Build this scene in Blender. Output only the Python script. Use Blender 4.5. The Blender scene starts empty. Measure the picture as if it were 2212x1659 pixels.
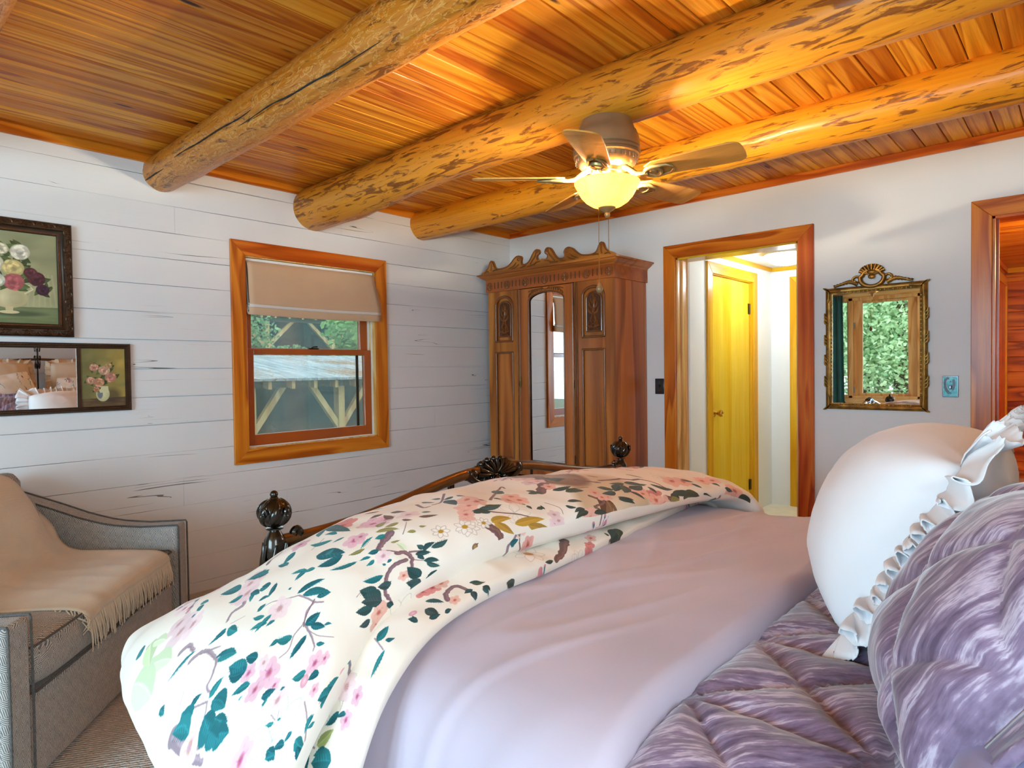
import bpy, bmesh, math, random
import numpy as np
from mathutils import Vector, Matrix, noise
from math import sin, cos, pi, sqrt, radians
random.seed(7)
SC = bpy.context.scene
COL = SC.collection

# ------------------------------------------------------------------ helpers
def lin(c):
    if isinstance(c, str):
        c = c.lstrip('#'); c = [int(c[i:i+2], 16)/255 for i in (0, 2, 4)]
    return tuple((x/12.92 if x <= .04045 else ((x+.055)/1.055)**2.4) for x in c[:3]) + (1.0,)

def nz(x, y=0, z=0, s=1.0):
    return noise.noise(Vector((x*s, y*s, z*s)))

class MB:
    """collects geometry that becomes one mesh object"""
    def __init__(s, M=None):
        s.v = []; s.f = []; s.uv = None; s.M = M; s.mi = []
    def add(s, vs, fs, mi=0):
        b = len(s.v)
        for p in vs:
            p = Vector(p)
            s.v.append(s.M @ p if s.M is not None else p)
        for f in fs:
            s.f.append(tuple(i+b for i in f)); s.mi.append(mi)
        return s
    def box(s, x0, y0, z0, x1, y1, z1, mi=0):
        x0, x1 = min(x0, x1), max(x0, x1); y0, y1 = min(y0, y1), max(y0, y1); z0, z1 = min(z0, z1), max(z0, z1)
        v = [(x0,y0,z0),(x1,y0,z0),(x1,y1,z0),(x0,y1,z0),(x0,y0,z1),(x1,y0,z1),(x1,y1,z1),(x0,y1,z1)]
        return s.add(v, [(3,2,1,0),(4,5,6,7),(0,1,5,4),(1,2,6,5),(2,3,7,6),(3,0,4,7)], mi)
    def cbox(s, c, d, mi=0):
        return s.box(c[0]-d[0]/2, c[1]-d[1]/2, c[2]-d[2]/2, c[0]+d[0]/2, c[1]+d[1]/2, c[2]+d[2]/2, mi)
    def prism(s, poly, axis, a, b, mi=0):
        """poly: list of 2D points in the two other axes (cyclic order), extruded along axis from a to b"""
        def P(q, t):
            return {'x': (t, q[0], q[1]), 'y': (q[0], t, q[1]), 'z': (q[0], q[1], t)}[axis]
        n = len(poly)
        v = [P(q, a) for q in poly] + [P(q, b) for q in poly]
        f = [tuple(range(n)), tuple(range(2*n-1, n-1, -1))]
        f += [(i, (i+1) % n, (i+1) % n+n, i+n) for i in range(n)]
        return s.add(v, f, mi)
    def grid(s, nu, nv, fn, wu=False, wv=False, mi=0):
        v = [fn(i/(nu if wu else nu-1), j/(nv if wv else nv-1)) for i in range(nu) for j in range(nv)]
        f = []
        for i in range(nu if wu else nu-1):
            for j in range(nv if wv else nv-1):
                i2 = (i+1) % nu; j2 = (j+1) % nv
                f.append((i*nv+j, i2*nv+j, i2*nv+j2, i*nv+j2))
        return s.add(v, f, mi)
    def tube(s, path, r, n=10, caps=True, mi=0, up=None):
        path = [Vector(p) for p in path]; m = len(path)
        rs = r if isinstance(r, (list, tuple)) else [r]*m
        t0 = (path[1]-path[0]).normalized()
        ref = Vector(up) if up else (Vector((0, 0, 1)) if abs(t0.z) < .9 else Vector((1, 0, 0)))
        vs = []; pn = None
        for i, p in enumerate(path):
            t = (path[min(i+1, m-1)]-path[max(i-1, 0)])
            t = t.normalized() if t.length > 1e-9 else t0
            if pn is None:
                nn = (ref-t*ref.dot(t)).normalized()
            else:
                nn = (pn-t*pn.dot(t)); nn = nn.normalized() if nn.length > 1e-6 else pn
            pn = nn; bb = t.cross(nn)
            for k in range(n):
                a = 2*pi*k/n
                vs.append(p+(nn*cos(a)+bb*sin(a))*rs[i])
        fs = [(i*n+k, i*n+(k+1) % n, (i+1)*n+(k+1) % n, (i+1)*n+k) for i in range(m-1) for k in range(n)]
        if caps:
            fs += [tuple(range(n-1, -1, -1)), tuple((m-1)*n+k for k in range(n))]
        return s.add(vs, fs, mi)
    def lathe(s, prof, c=(0, 0, 0), n=24, mi=0, flute=None):
        """prof [(r,z)] revolved round the vertical axis at c; flute(z index, angle) may vary the radius"""
        vs = []
        for q, (r, z) in enumerate(prof):
            for k in range(n):
                a = 2*pi*k/n
                rr = r*(flute(q, a) if flute else 1)
                vs.append((c[0]+rr*cos(a), c[1]+rr*sin(a), c[2]+z))
        m = len(prof)
        fs = [(i*n+k, i*n+(k+1) % n, (i+1)*n+(k+1) % n, (i+1)*n+k) for i in range(m-1) for k in range(n)]
        if prof[0][0] > 1e-5: fs.append(tuple(range(n-1, -1, -1)))
        if prof[-1][0] > 1e-5: fs.append(tuple((m-1)*n+k for k in range(n)))
        return s.add(vs, fs, mi)
    def relief(s, path, nrm, w, h, n=5, mi=0):
        """a half round carved ridge along a path lying on a surface with normal nrm; w, h taper functions of t or numbers"""
        path = [Vector(p) for p in path]; m = len(path); nrm = Vector(nrm).normalized()
        vs = []
        for i, p in enumerate(path):
            t = (path[min(i+1, m-1)]-path[max(i-1, 0)]).normalized()
            b = nrm.cross(t)
            u = i/(m-1)
            ww = (w(u) if callable(w) else w)/2; hh = h(u) if callable(h) else h
            for k in range(n):
                a = pi*k/(n-1)
                vs.append(p+b*(cos(a)*ww)+nrm*(sin(a)*hh-.001))
        fs = [(i*n+k, i*n+k+1, (i+1)*n+k+1, (i+1)*n+k) for i in range(m-1) for k in range(n-1)]
        fs += [tuple(range(n)), tuple((m-1)*n+k for k in range(n-1, -1, -1))]
        return s.add(vs, fs, mi)
    def ball(s, c, r, n=14, sc=(1, 1, 1), mi=0):
        m = n//2+1
        return s.grid(m, n, lambda u, v: (c[0]+r*sc[0]*sin(pi*u)*cos(2*pi*v), c[1]+r*sc[1]*sin(pi*u)*sin(2*pi*v), c[2]-r*sc[2]*cos(pi*u)), wv=True, mi=mi)
    def build(s, name, mat, parent=None, smooth=True, bevel=0, ang=40, subsurf=0, loc=None):
        me = bpy.data.meshes.new(name)
        o = bpy.data.objects.new(name, me)
        vs = s.v
        if parent is not None:
            o.parent = parent
        elif loc is not None:
            o.location = loc
            vs = [p-Vector(loc) for p in vs]
        me.from_pydata([tuple(p) for p in vs], [], s.f)
        bm = bmesh.new(); bm.from_mesh(me)
        bmesh.ops.remove_doubles(bm, verts=bm.verts, dist=1e-6) if s.uv is None else None
        bmesh.ops.recalc_face_normals(bm, faces=bm.faces)
        if s.uv is not None:
            lay = bm.loops.layers.uv.new('UVMap')
            for f in bm.faces:
                for l in f.loops:
                    l[lay].uv = s.uv[l.vert.index]
        bm.to_mesh(me); bm.free()
        for m in (mat if isinstance(mat, (list, tuple)) else [mat]):
            me.materials.append(m)
        if isinstance(mat, (list, tuple)) and s.uv is not None or isinstance(mat, (list, tuple)):
            if len(me.polygons) == len(s.mi):
                me.polygons.foreach_set('material_index', s.mi)
        if smooth:
            me.polygons.foreach_set('use_smooth', [True]*len(me.polygons))
            me.set_sharp_from_angle(angle=radians(ang))
        COL.objects.link(o)
        if bevel:
            b = o.modifiers.new('bevel', 'BEVEL'); b.width = bevel; b.segments = 2; b.limit_method = 'ANGLE'; b.angle_limit = radians(38)
            b.harden_normals = False
        if subsurf:
            q = o.modifiers.new('sub', 'SUBSURF'); q.levels = subsurf; q.render_levels = subsurf
        return o

def tag(o, label=None, cat=None, group=None, kind=None):
    if label: o['label'] = label
    if cat: o['category'] = cat
    if group: o['group'] = group
    if kind: o['kind'] = kind
    return o

def thing(name, label, cat, loc=(0, 0, 0), rot=(0, 0, 0), group=None):
    o = bpy.data.objects.new(name, None); COL.objects.link(o)
    o.empty_display_size = .05
    o.location = loc; o.rotation_euler = rot
    return tag(o, label, cat, group)

def struct(o):
    o['kind'] = 'structure'; return o

def copy_tree(o, parent=None):
    c = o.copy(); COL.objects.link(c)
    if parent is not None: c.parent = parent
    for ch in o.children: copy_tree(ch, c)
    return c

def spline(pts, n):
    """Catmull-Rom through points of any dimension, n samples"""
    P = np.array(pts, float); m = len(P); out = []
    for i in range(n):
        t = i/(n-1)*(m-1); k = min(int(t), m-2); t -= k
        p0 = P[max(k-1, 0)]; p1 = P[k]; p2 = P[k+1]; p3 = P[min(k+2, m-1)]
        out.append(.5*(2*p1+(p2-p0)*t+(2*p0-5*p1+4*p2-p3)*t*t+(3*p1-p0-3*p2+p3)*t**3))
    return np.array(out)

def interp(x, xs, ys):
    return float(np.interp(x, xs, ys))

def sstep(a, b, x):
    t = max(0., min(1., (x-a)/(b-a))); return t*t*(3-2*t)

# ------------------------------------------------------------------ materials
class NT:
    def __init__(s, name):
        s.m = bpy.data.materials.new(name); s.m.use_nodes = True
        s.t = s.m.node_tree; s.t.nodes.clear()
        s.out = s.t.nodes.new('ShaderNodeOutputMaterial')
    def n(s, typ, ins=None, **kw):
        nd = s.t.nodes.new('ShaderNode'+typ)
        for k, v in kw.items(): setattr(nd, k, v)
        for k, v in (ins or {}).items():
            sock = nd.inputs[k]
            if isinstance(v, bpy.types.NodeSocket): s.t.links.new(v, sock)
            else: sock.default_value = v
        return nd
    def math(s, op, a, b=0.0, c=None, clamp=False):
        ins = {0: a, 1: b}
        if c is not None: ins[2] = c
        return s.n('Math', ins, operation=op, use_clamp=clamp).outputs[0]
    def mix(s, fac, a, b, mode='MIX'):
        nd = s.n('Mix', None, data_type='RGBA', blend_type=mode)
        for sock, v in ((nd.inputs[0], fac), (nd.inputs[6], a), (nd.inputs[7], b)):
            if isinstance(v, bpy.types.NodeSocket): s.t.links.new(v, sock)
            else: sock.default_value = v
        return nd.outputs[2]
    def ramp(s, fac, stops, mode='LINEAR'):
        nd = s.n('ValToRGB', {0: fac}); cr = nd.color_ramp; cr.interpolation = mode
        while len(cr.elements) > 1: cr.elements.remove(cr.elements[-1])
        cr.elements[0].position = stops[0][0]; cr.elements[0].color = stops[0][1]
        for p, c in stops[1:]:
            e = cr.elements.new(p); e.color = c
        return nd.outputs[0]
    def coords(s, kind='Object', rnd=True, scale=(1, 1, 1), loc=(0, 0, 0)):
        v = s.n('TexCoord').outputs[kind]
        if rnd:
            r = s.n('ObjectInfo').outputs['Random']
            r = s.n('VectorMath', {0: s.n('CombineXYZ', {0: r, 1: s.math('MULTIPLY', r, 7.3), 2: s.math('MULTIPLY', r, 3.1)}).outputs[0], 'Scale': 23.0}, operation='SCALE').outputs[0]
            v = s.n('VectorMath', {0: v, 1: r}, operation='ADD').outputs[0]
        return s.n('Mapping', {'Vector': v, 'Scale': scale, 'Location': loc}).outputs[0]
    def noise(s, v, scale=5, detail=3, rough=.5, dist=0.0, out=0):
        return s.n('TexNoise', {'Vector': v, 'Scale': scale, 'Detail': detail, 'Roughness': rough, 'Distortion': dist}).outputs[out]
    def bump(s, h, strength=.3, dist=.01, normal=None):
        ins = {'Height': h, 'Strength': strength, 'Distance': dist}
        if normal is not None: ins['Normal'] = normal
        return s.n('Bump', ins).outputs[0]
    def done(s, color, rough=.5, normal=None, metal=0.0, spec=.5, coat=0.0, coat_rough=.1, sheen=0.0, emit=None, estr=0.0, trans=0.0, subs=0.0):
        ins = {'Base Color': color, 'Roughness': rough, 'Metallic': metal, 'Specular IOR Level': spec, 'Coat Weight': coat, 'Coat Roughness': coat_rough, 'Sheen Weight': sheen}
        if sheen: ins['Sheen Roughness'] = .4
        if normal is not None: ins['Normal'] = normal
        if emit is not None: ins['Emission Color'] = emit; ins['Emission Strength'] = estr
        if trans: ins['Transmission Weight'] = trans
        p = s.n('BsdfPrincipled', ins)
        s.t.links.new(p.outputs[0], s.out.inputs[0])
        s.p = p
        return s.m

def m_plain(name, col, rough=.5, metal=0., spec=.5, var=.08, scale=8, bump=.0, coat=0., sheen=0.):
    t = NT(name); c = lin(col)
    v = t.coords(); n = t.noise(v, scale, 3)
    d = tuple(x*(1-var) for x in c[:3])+(1,); l = tuple(min(1, x*(1+var)) for x in c[:3])+(1,)
    colr = t.ramp(n, [(.3, d), (.7, l)])
    nm = t.bump(t.noise(v, scale*6, 4), bump, .004) if bump else None
    return t.done(colr, rough, nm, metal, spec, coat, sheen=sheen)

def m_wood(name, dark, mid, light, axis='z', scale=1.0, rings=7, rough=.32, stretch=12, coat=.25, var=.12, plank=None, fine=.25, world=False, knots=.0):
    """softwood or hardwood grain running along one axis, contour lines of stretched noise give cathedral figure"""
    t = NT(name)
    i = 'xyz'.index(axis)
    base = t.coords(rnd=not world)
    rnd = t.n('ObjectInfo').outputs['Random']
    if plank:
        ax, w, off = plank
        sep = t.n('SeparateXYZ', {0: base}).outputs['xyz'.index(ax)]
        idx = t.math('FLOOR', t.math('DIVIDE', t.math('SUBTRACT', sep, off), w))
        wn = t.n('TexWhiteNoise', {'W': idx}, noise_dimensions='1D')
        rnd = wn.outputs['Value']
        base = t.n('VectorMath', {0: base, 1: t.n('VectorMath', {0: wn.outputs['Color'], 'Scale': 37.0}, operation='SCALE').outputs[0]}, operation='ADD').outputs[0]
    sc = [6*scale]*3; sc[i] = 6*scale/stretch
    v = t.n('Mapping', {'Vector': base, 'Scale': sc}).outputs[0]
    n1 = t.noise(v, 1.0, 2, .45, .35)
    ring = t.math('FRACT', t.math('MULTIPLY', n1, float(rings)))
    sf = [160*scale]*3; sf[i] = 4*scale
    fn = t.noise(t.n('Mapping', {'Vector': base, 'Scale': sf}).outputs[0], 1.0, 2)
    col = t.ramp(ring, [(0, lin(light)), (.45, lin(mid)), (.80, lin(dark)), (.9, lin(mid)), (1, lin(light))])
    col = t.mix(fine, col, t.ramp(fn, [(.3, (.25, .25, .25, 1)), (.7, (1, 1, 1, 1))]), 'MULTIPLY')
    if knots:
        sk = [7.0]*3; sk[i] = 1.6
        kv = t.n('Mapping', {'Vector': base, 'Scale': sk}).outputs[0]
        vd = t.n('TexVoronoi', {'Vector': kv, 'Scale': 1.0}).outputs[0]
        km = t.ramp(vd, [(.0, (1, 1, 1, 1)), (.05*knots, (1, 1, 1, 1)), (.09*knots, (0, 0, 0, 1))])
        col = t.mix(km, col, lin('#4a2412'))
    hv = t.n('HueSaturation', {'Color': col, 'Hue': t.math('MULTIPLY_ADD', rnd, .02, .49), 'Saturation': 1.0, 'Value': t.math('MULTIPLY_ADD', rnd, 2*var, 1-var)}).outputs[0]
    nm = t.bump(t.math('ADD', fn, t.math('MULTIPLY', ring, .4)), .10, .002)
    return t.done(hv, rough, nm, 0, .28, coat*.35, .15)

def m_log(name, base, light, dark, worm=False):
    """peeled, varnished log: amber sapwood with ragged dark strips of inner bark left along it"""
    t = NT(name)
    b = t.coords(rnd=True)
    v = t.n('Mapping', {'Vector': b, 'Scale': (5.5, 34, 34)}).outputs[0]
    n1 = t.noise(v, 1.0, 6, .62, 1.1)
    v2 = t.n('Mapping', {'Vector': b, 'Scale': (.7, 2.5, 2.5)}).outputs[0]
    n2 = t.noise(v2, 1.0, 2)
    v3 = t.n('Mapping', {'Vector': b, 'Scale': (2, 90, 90)}).outputs[0]
    n3 = t.noise(v3, 1.0, 3)
    col = t.ramp(n3, [(.3, lin(base)), (.7, lin(light))])
    col = t.mix(t.ramp(n2, [(.35, (0, 0, 0, 1)), (.7, (.7, .7, .7, 1))]), col, lin(light))
    thr = t.math('ADD', n1, t.math('MULTIPLY', t.math('SUBTRACT', n2, .5), .25))
    patch = t.ramp(thr, [(.535, (0, 0, 0, 1)), (.60, (1, 1, 1, 1))])
    col = t.mix(t.math('MULTIPLY', patch, .82), col, t.ramp(n3, [(.35, lin(dark)), (.7, lin('#7d3f14'))]))
    if worm:
        v4 = t.n('Mapping', {'Vector': b, 'Scale': (9, 24, 24)}).outputs[0]
        n4 = t.noise(v4, 1.0, 3, .6, 1.6)
        wl = t.ramp(t.math('ABSOLUTE', t.math('SUBTRACT', n4, .5)), [(0, (1, 1, 1, 1)), (.035, (.0, .0, .0, 1))])
        col = t.mix(t.math('MULTIPLY', wl, .7), col, lin('#e0a85a'))
    nm = t.bump(t.math('SUBTRACT', t.math('MULTIPLY', n3, .2), t.math('MULTIPLY', patch, .5)), .35, .006)
    return t.done(col, .34, nm, 0, .3, .14, .18)

def m_image(name, img, rough=.8, sheen=0., weave=0., spec=.3, tint=None):
    t = NT(name)
    tx = t.n('TexImage', {'Vector': t.n('TexCoord').outputs['UV']}); tx.image = img; tx.extension = 'REPEAT'
    nm = None
    if weave:
        nm = t.bump(t.noise(t.coords(rnd=False, scale=(1, 1, 1)), 420, 2), weave, .002)
    return t.done(tx.outputs[0], rough, nm, 0, spec, 0, sheen=sheen)
# ------------------------------------------------------------------ printed cloth and prints, drawn here in code
class Canvas:
    def __init__(s, w, h, bg):
        s.w, s.h = w, h
        s.a = np.empty((h, w, 3), np.float32); s.a[:] = bg
    def _box(s, P, pad=2):
        x0 = max(0, int(P[:, 0].min())-pad); x1 = min(s.w, int(P[:, 0].max())+pad+1)
        y0 = max(0, int(P[:, 1].min())-pad); y1 = min(s.h, int(P[:, 1].max())+pad+1)
        return x0, x1, y0, y1
    def poly(s, P, col, alpha=1., col2=None, grad=None):
        P = np.asarray(P, float); x0, x1, y0, y1 = s._box(P)
        if x1 <= x0 or y1 <= y0: return
        X, Y = np.meshgrid(np.arange(x0, x1)+.5, np.arange(y0, y1)+.5)
        ins = np.zeros(X.shape, bool); n = len(P)
        for i in range(n):
            ax, ay = P[i]; bx, by = P[(i+1) % n]
            c = (ay > Y) != (by > Y)
            if ay != by: ins ^= c & (X < (bx-ax)*(Y-ay)/(by-ay)+ax)
        s._blend(ins.astype(np.float32)*alpha, x0, x1, y0, y1, col)
    def _blend(s, m, x0, x1, y0, y1, col):
        r = s.a[y0:y1, x0:x1]; m = m[..., None]
        r[:] = r*(1-m)+np.asarray(col, np.float32)*m
    def blob(s, c, rx, ry, ang, col, alpha=1., soft=.15, col2=None):
        """soft ellipse; col2 at the centre if given"""
        R = max(rx, ry)*1.2; P = np.array([[c[0]-R, c[1]-R], [c[0]+R, c[1]+R]]); x0, x1, y0, y1 = s._box(P)
        if x1 <= x0 or y1 <= y0: return
        X, Y = np.meshgrid(np.arange(x0, x1)+.5-c[0], np.arange(y0, y1)+.5-c[1])
        ca, sa = cos(ang), sin(ang)
        d = np.sqrt(((X*ca+Y*sa)/rx)**2+((-X*sa+Y*ca)/ry)**2)
        m = np.clip((1-d)/max(soft, 1e-3)+.5, 0, 1)*alpha
        cc = np.asarray(col, np.float32)
        if col2 is not None:
            k = np.clip(1-d, 0, 1)[..., None]**1.2; cc = cc*(1-k)+np.asarray(col2, np.float32)*k
        r = s.a[y0:y1, x0:x1]; m = m[..., None]; r[:] = r*(1-m)+cc*m
    def line(s, pts, w, col, alpha=1.):
        pts = np.asarray(pts, float); n = len(pts)
        ws = np.interp(np.linspace(0, 1, n), np.linspace(0, 1, len(w)), w) if isinstance(w, (list, tuple)) else np.full(n, w)
        for i in range(n-1):
            a, b = pts[i], pts[i+1]; r = max(ws[i], ws[i+1])/2+1
            x0, x1, y0, y1 = s._box(np.array([np.minimum(a, b)-r, np.maximum(a, b)+r]))
            if x1 <= x0 or y1 <= y0: continue
            X, Y = np.meshgrid(np.arange(x0, x1)+.5, np.arange(y0, y1)+.5)
            d = b-a; L = max(d @ d, 1e-6); t = np.clip(((X-a[0])*d[0]+(Y-a[1])*d[1])/L, 0, 1)
            D = np.hypot(X-a[0]-t*d[0], Y-a[1]-t*d[1]); ww = (ws[i]+(ws[i+1]-ws[i])*t)/2
            s._blend(np.clip(ww-D+.5, 0, 1)*alpha, x0, x1, y0, y1, col)
    def leaf(s, base, tip, w, col, vein=None, bend=.12):
        a = np.array(base, float); b = np.array(tip, float); d = b-a; L = np.hypot(*d)
        if L < 1: return
        n = np.array([-d[1], d[0]])/L; ts = np.linspace(0, 1, 14)
        mid = np.array([a+d*t+n*bend*L*sin(pi*t) for t in ts])
        wd = np.array([w*L*(sin(pi*t**.75))**.9*.5 for t in ts])
        up = [mid[i]+n*wd[i] for i in range(14)]; dn = [mid[i]-n*wd[i] for i in range(14)]
        s.poly(up+dn[::-1], col)
        v = vein if vein is not None else np.clip(np.array(col)*1.35+.03, 0, 1)
        s.poly(up+list(mid[::-1]), np.clip(np.array(col)*1.18, 0, 1), .5)
        s.line(mid, max(1., L*.012), v, .55)
    def flower(s, c, R, ang, col, core, n=5, squash=.8):
        c = np.array(c, float)
        for k in range(n):
            a = ang+2*pi*k/n; p = c+np.array([cos(a), sin(a)*squash])*R*.52
            s.blob(p, R*.55, R*.43, a, col, .92, .12, tuple(np.clip(np.array(col)*.93+np.array(core)*.07, 0, 1)))
            s.line([c, c+np.array([cos(a), sin(a)*squash])*R*.62], [R*.10, R*.01], core, .45)
        s.blob(c, R*.26, R*.22, 0, core, .75, .9)
        for k in range(7):
            a = ang+k*.9; s.blob(c+np.array([cos(a), sin(a)])*R*.18, R*.035, R*.035, 0, (.75, .6, .25), .9)
    def image(s, name):
        im = bpy.data.images.new(name, s.w, s.h, alpha=False)
        buf = np.ones((s.h, s.w, 4), np.float32); buf[..., :3] = np.clip(s.a[::-1], 0, 1)
        im.pixels.foreach_set(buf.ravel()); im.update(); im.pack()
        return im

def H(c):
    c = c.lstrip('#'); return tuple(int(c[i:i+2], 16)/255 for i in (0, 2, 4))

def branch_path(a, b, bend, n=12, jit=.02, rs=random):
    a = np.array(a, float); b = np.array(b, float); d = b-a; nn = np.array([-d[1], d[0]]); out = []
    for i in range(n):
        t = i/(n-1); out.append(a+d*t+nn*(bend*sin(pi*t)+rs.uniform(-jit, jit)*(0 < i < n-1)))
    return np.array(out)

TEAL = [H('#1f6a70'), H('#247a80'), H('#1a5a63'), H('#2b7f78')]
def sprig(cv, p, ang, S, rs, kind=0):
    """one flowering twig of the chintz print: a woody stem, leaves on both sides, blossoms; S in pixels"""
    d = np.array([cos(ang), sin(ang)]); q = p+d*S
    bp = branch_path(p, q, rs.uniform(-.22, .22), 12, .035, rs)
    cv.line(bp, [S*.045, S*.032, S*.014], H('#8d7d86') if kind != 2 else H('#6d4c48'))
    for k in range(1, 12, 2):
        a = ang+(1 if k % 4 == 1 else -1)*rs.uniform(.5, 1.2); L = S*rs.uniform(.14, .26)
        b0 = bp[k]+np.array([cos(a), sin(a)])*S*.03
        if rs.random() < .85:
            col = rs.choice(TEAL) if kind != 2 else rs.choice([H('#3d4c48'), H('#2f5450'), H('#4a5a44')])
            if rs.random() < .07: col = H('#8d9a62')
            cv.leaf(b0, b0+np.array([cos(a), sin(a)])*L, rs.uniform(.38, .56), col, None, rs.uniform(-.18, .18))
    if kind in (0, 2):
        for k in range(rs.choice((2, 3, 3, 4))):
            c = q+np.array([rs.uniform(-.22, .22), rs.uniform(-.2, .2)])*S
            pc = rs.choice((H('#f0dfe2'), H('#ecd2d6'), H('#f3e6e4'), H('#e3b6c0'))) if kind == 0 else rs.choice((H('#d98f92'), H('#e2aaa4'), H('#e9c4bb')))
            cv.flower(c, S*rs.uniform(.11, .16), rs.uniform(0, 6), pc, H('#b85a86') if kind == 0 else H('#a8393f'))
        for k in range(3):
            a = ang+rs.uniform(-.9, .9); c = q+np.array([cos(a), sin(a)])*S*rs.uniform(.25, .36)
            cv.line([q, c], S*.012, H('#4f7470')); cv.blob(c, S*.04, S*.03, a, H('#cf8a9f'))
            cv.leaf(c-np.array([cos(a), sin(a)])*S*.05, c, .7, rs.choice(TEAL))

def bird(cv, c, S, ang):
    def T(x, y): return (c[0]+S*(x*cos(ang)-y*sin(ang)), c[1]+S*(x*sin(ang)+y*cos(ang)))
    cv.blob(T(0, 0), S*.36, S*.2, ang+.1, H('#c9b596'), 1, .2, H('#e3d7c0'))
    cv.blob(T(.33, -.14), S*.16, S*.14, ang, H('#7b5a3c'), 1, .2, H('#b79a74'))
    cv.poly([T(.47, -.16), T(.58, -.1), T(.46, -.08)], H('#5a4632'))
    for k in range(6):
        cv.leaf(T(.12-.05*k, -.08+.02*k), T(-.35-.06*k, .05+.04*k), .22, [H('#5b3b2c'), H('#7a5a40'), H('#8a6f50')][k % 3], None, .05)
    cv.leaf(T(-.25, .05), T(-.85, .2), .16, H('#6a4a36')); cv.leaf(T(-.25, .1), T(-.8, .32), .14, H('#53689a'))
    cv.leaf(T(.05, .1), T(-.28, .18), .3, H('#4a62a8'))
# ------------------------------------------------------------------ shared materials
M = {}
M['wall'] = m_plain('white_plaster', '#e3e4e4', .85, var=.015, scale=3, bump=.12)
def m_shiplap():
    t = NT('white_painted_boards'); v = t.coords('Object', False)
    big = t.noise(v, 1.3, 2)
    col = t.ramp(big, [(.3, lin('#dcdfe1')), (.7, lin('#e6e8e9'))])
    # dry cracks in the old boards: thin dark contour lines along the grain, only here and there
    cv = t.n('Mapping', {'Vector': v, 'Scale': (1, .28, 9)}).outputs[0]
    n = t.noise(cv, 1.0, 3, .55, .1)
    msk = t.noise(t.n('Mapping', {'Vector': v, 'Scale': (1, 1.6, 6), 'Location': (3, 1, 5)}).outputs[0], 1.0, 2)
    w = t.math('MULTIPLY', t.math('SUBTRACT', msk, .60), .05, clamp=True)
    crack = t.math('LESS_THAN', t.math('ABSOLUTE', t.math('SUBTRACT', n, .5)), w)
    col = t.mix(t.math('MULTIPLY', crack, .8), col, lin('#3d3c3a'))
    gv = t.n('Mapping', {'Vector': v, 'Scale': (1, 3, 70)}).outputs[0]
    nm = t.bump(t.math('SUBTRACT', t.noise(gv, 1.0, 3), t.math('MULTIPLY', crack, 2.0)), .15, .003)
    return t.done(col, .6, nm)
M['shiplap'] = m_shiplap()
M['gap_wood'] = m_plain('dark_wood_gap', '#3a1a08', .9)
M['gap'] = m_plain('shadow_gap', '#2a2826', .9)
M['ceil'] = m_wood('varnished_pine_ceiling', '#bb6316', '#e08c22', '#f0a63a', 'y', 1.5, 8, .36, 24, .10, .20, ('x', .107, 1.843), .30, True, 1.0)
M['ceil'].node_tree.nodes['Principled BSDF'].inputs['Specular IOR Level'].default_value = .14
M['pine_x'] = m_wood('stained_pine_x', '#a8480a', '#d06a18', '#e08428', 'x', 1.2, 5, .3, 9, .4, .05)
M['pine_y'] = m_wood('stained_pine_y', '#a8480a', '#d06a18', '#e08428', 'y', 1.2, 5, .3, 9, .4, .05)
M['pine_z'] = m_wood('stained_pine_z', '#a8480a', '#d06a18', '#e08428', 'z', 1.2, 5, .3, 9, .4, .05)
M['sash_y'] = m_plain('sash_orange_y', '#a9541c', .3, var=.12, scale=4, coat=.4)
M['yel_z'] = m_wood('yellow_varnish_z', '#c98e10', '#dba41a', '#e3b02c', 'z', .8, 3, .3, 14, .4, .04)
M['yel_x'] = m_wood('yellow_varnish_x', '#c98e10', '#dba41a', '#e3b02c', 'x', .8, 3, .3, 14, .4, .04)
M['yel_y'] = m_wood('yellow_varnish_y', '#c98e10', '#dba41a', '#e3b02c', 'y', .8, 3, .3, 14, .4, .04)
M['honey_x'] = m_wood('honey_pine_x', '#cf9450', '#e3b06a', '#ecc487', 'x', 1., 5, .35, 10, .3, .05)
M['honey_z'] = m_wood('honey_pine_z', '#cf9450', '#e3b06a', '#ecc487', 'z', 1., 5, .35, 10, .3, .05)
M['brass'] = m_plain('brass', '#c8a04a', .22, 1.0)
M['white_vinyl'] = m_plain('white_vinyl', '#e8e9e8', .4)
def m_glass():
    t = NT('window_glass')
    lw = t.n('LayerWeight', {'Blend': .12}).outputs['Fresnel']
    mx = t.n('MixShader', {0: t.math('ADD', t.math('MULTIPLY', lw, .7), .015), 1: t.n('BsdfTransparent', {0: (.93, .97, .96, 1)}).outputs[0], 2: t.n('BsdfGlossy', {'Roughness': .02}).outputs[0]})
    t.t.links.new(mx.outputs[0], t.out.inputs[0]); return t.m
M['glass'] = m_glass()
def m_mirror(name='mirror_silver', c=(.93, .95, .95, 1)):
    t = NT(name); v = t.coords()
    g = t.n('BsdfGlossy', {'Color': t.ramp(t.noise(v, 2, 2), [(.3, tuple(x*.98 for x in c[:3])+(1,)), (.7, c)]), 'Roughness': .01})
    t.t.links.new(g.outputs[0], t.out.inputs[0]); return t.m
M['mirror'] = m_mirror()
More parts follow.
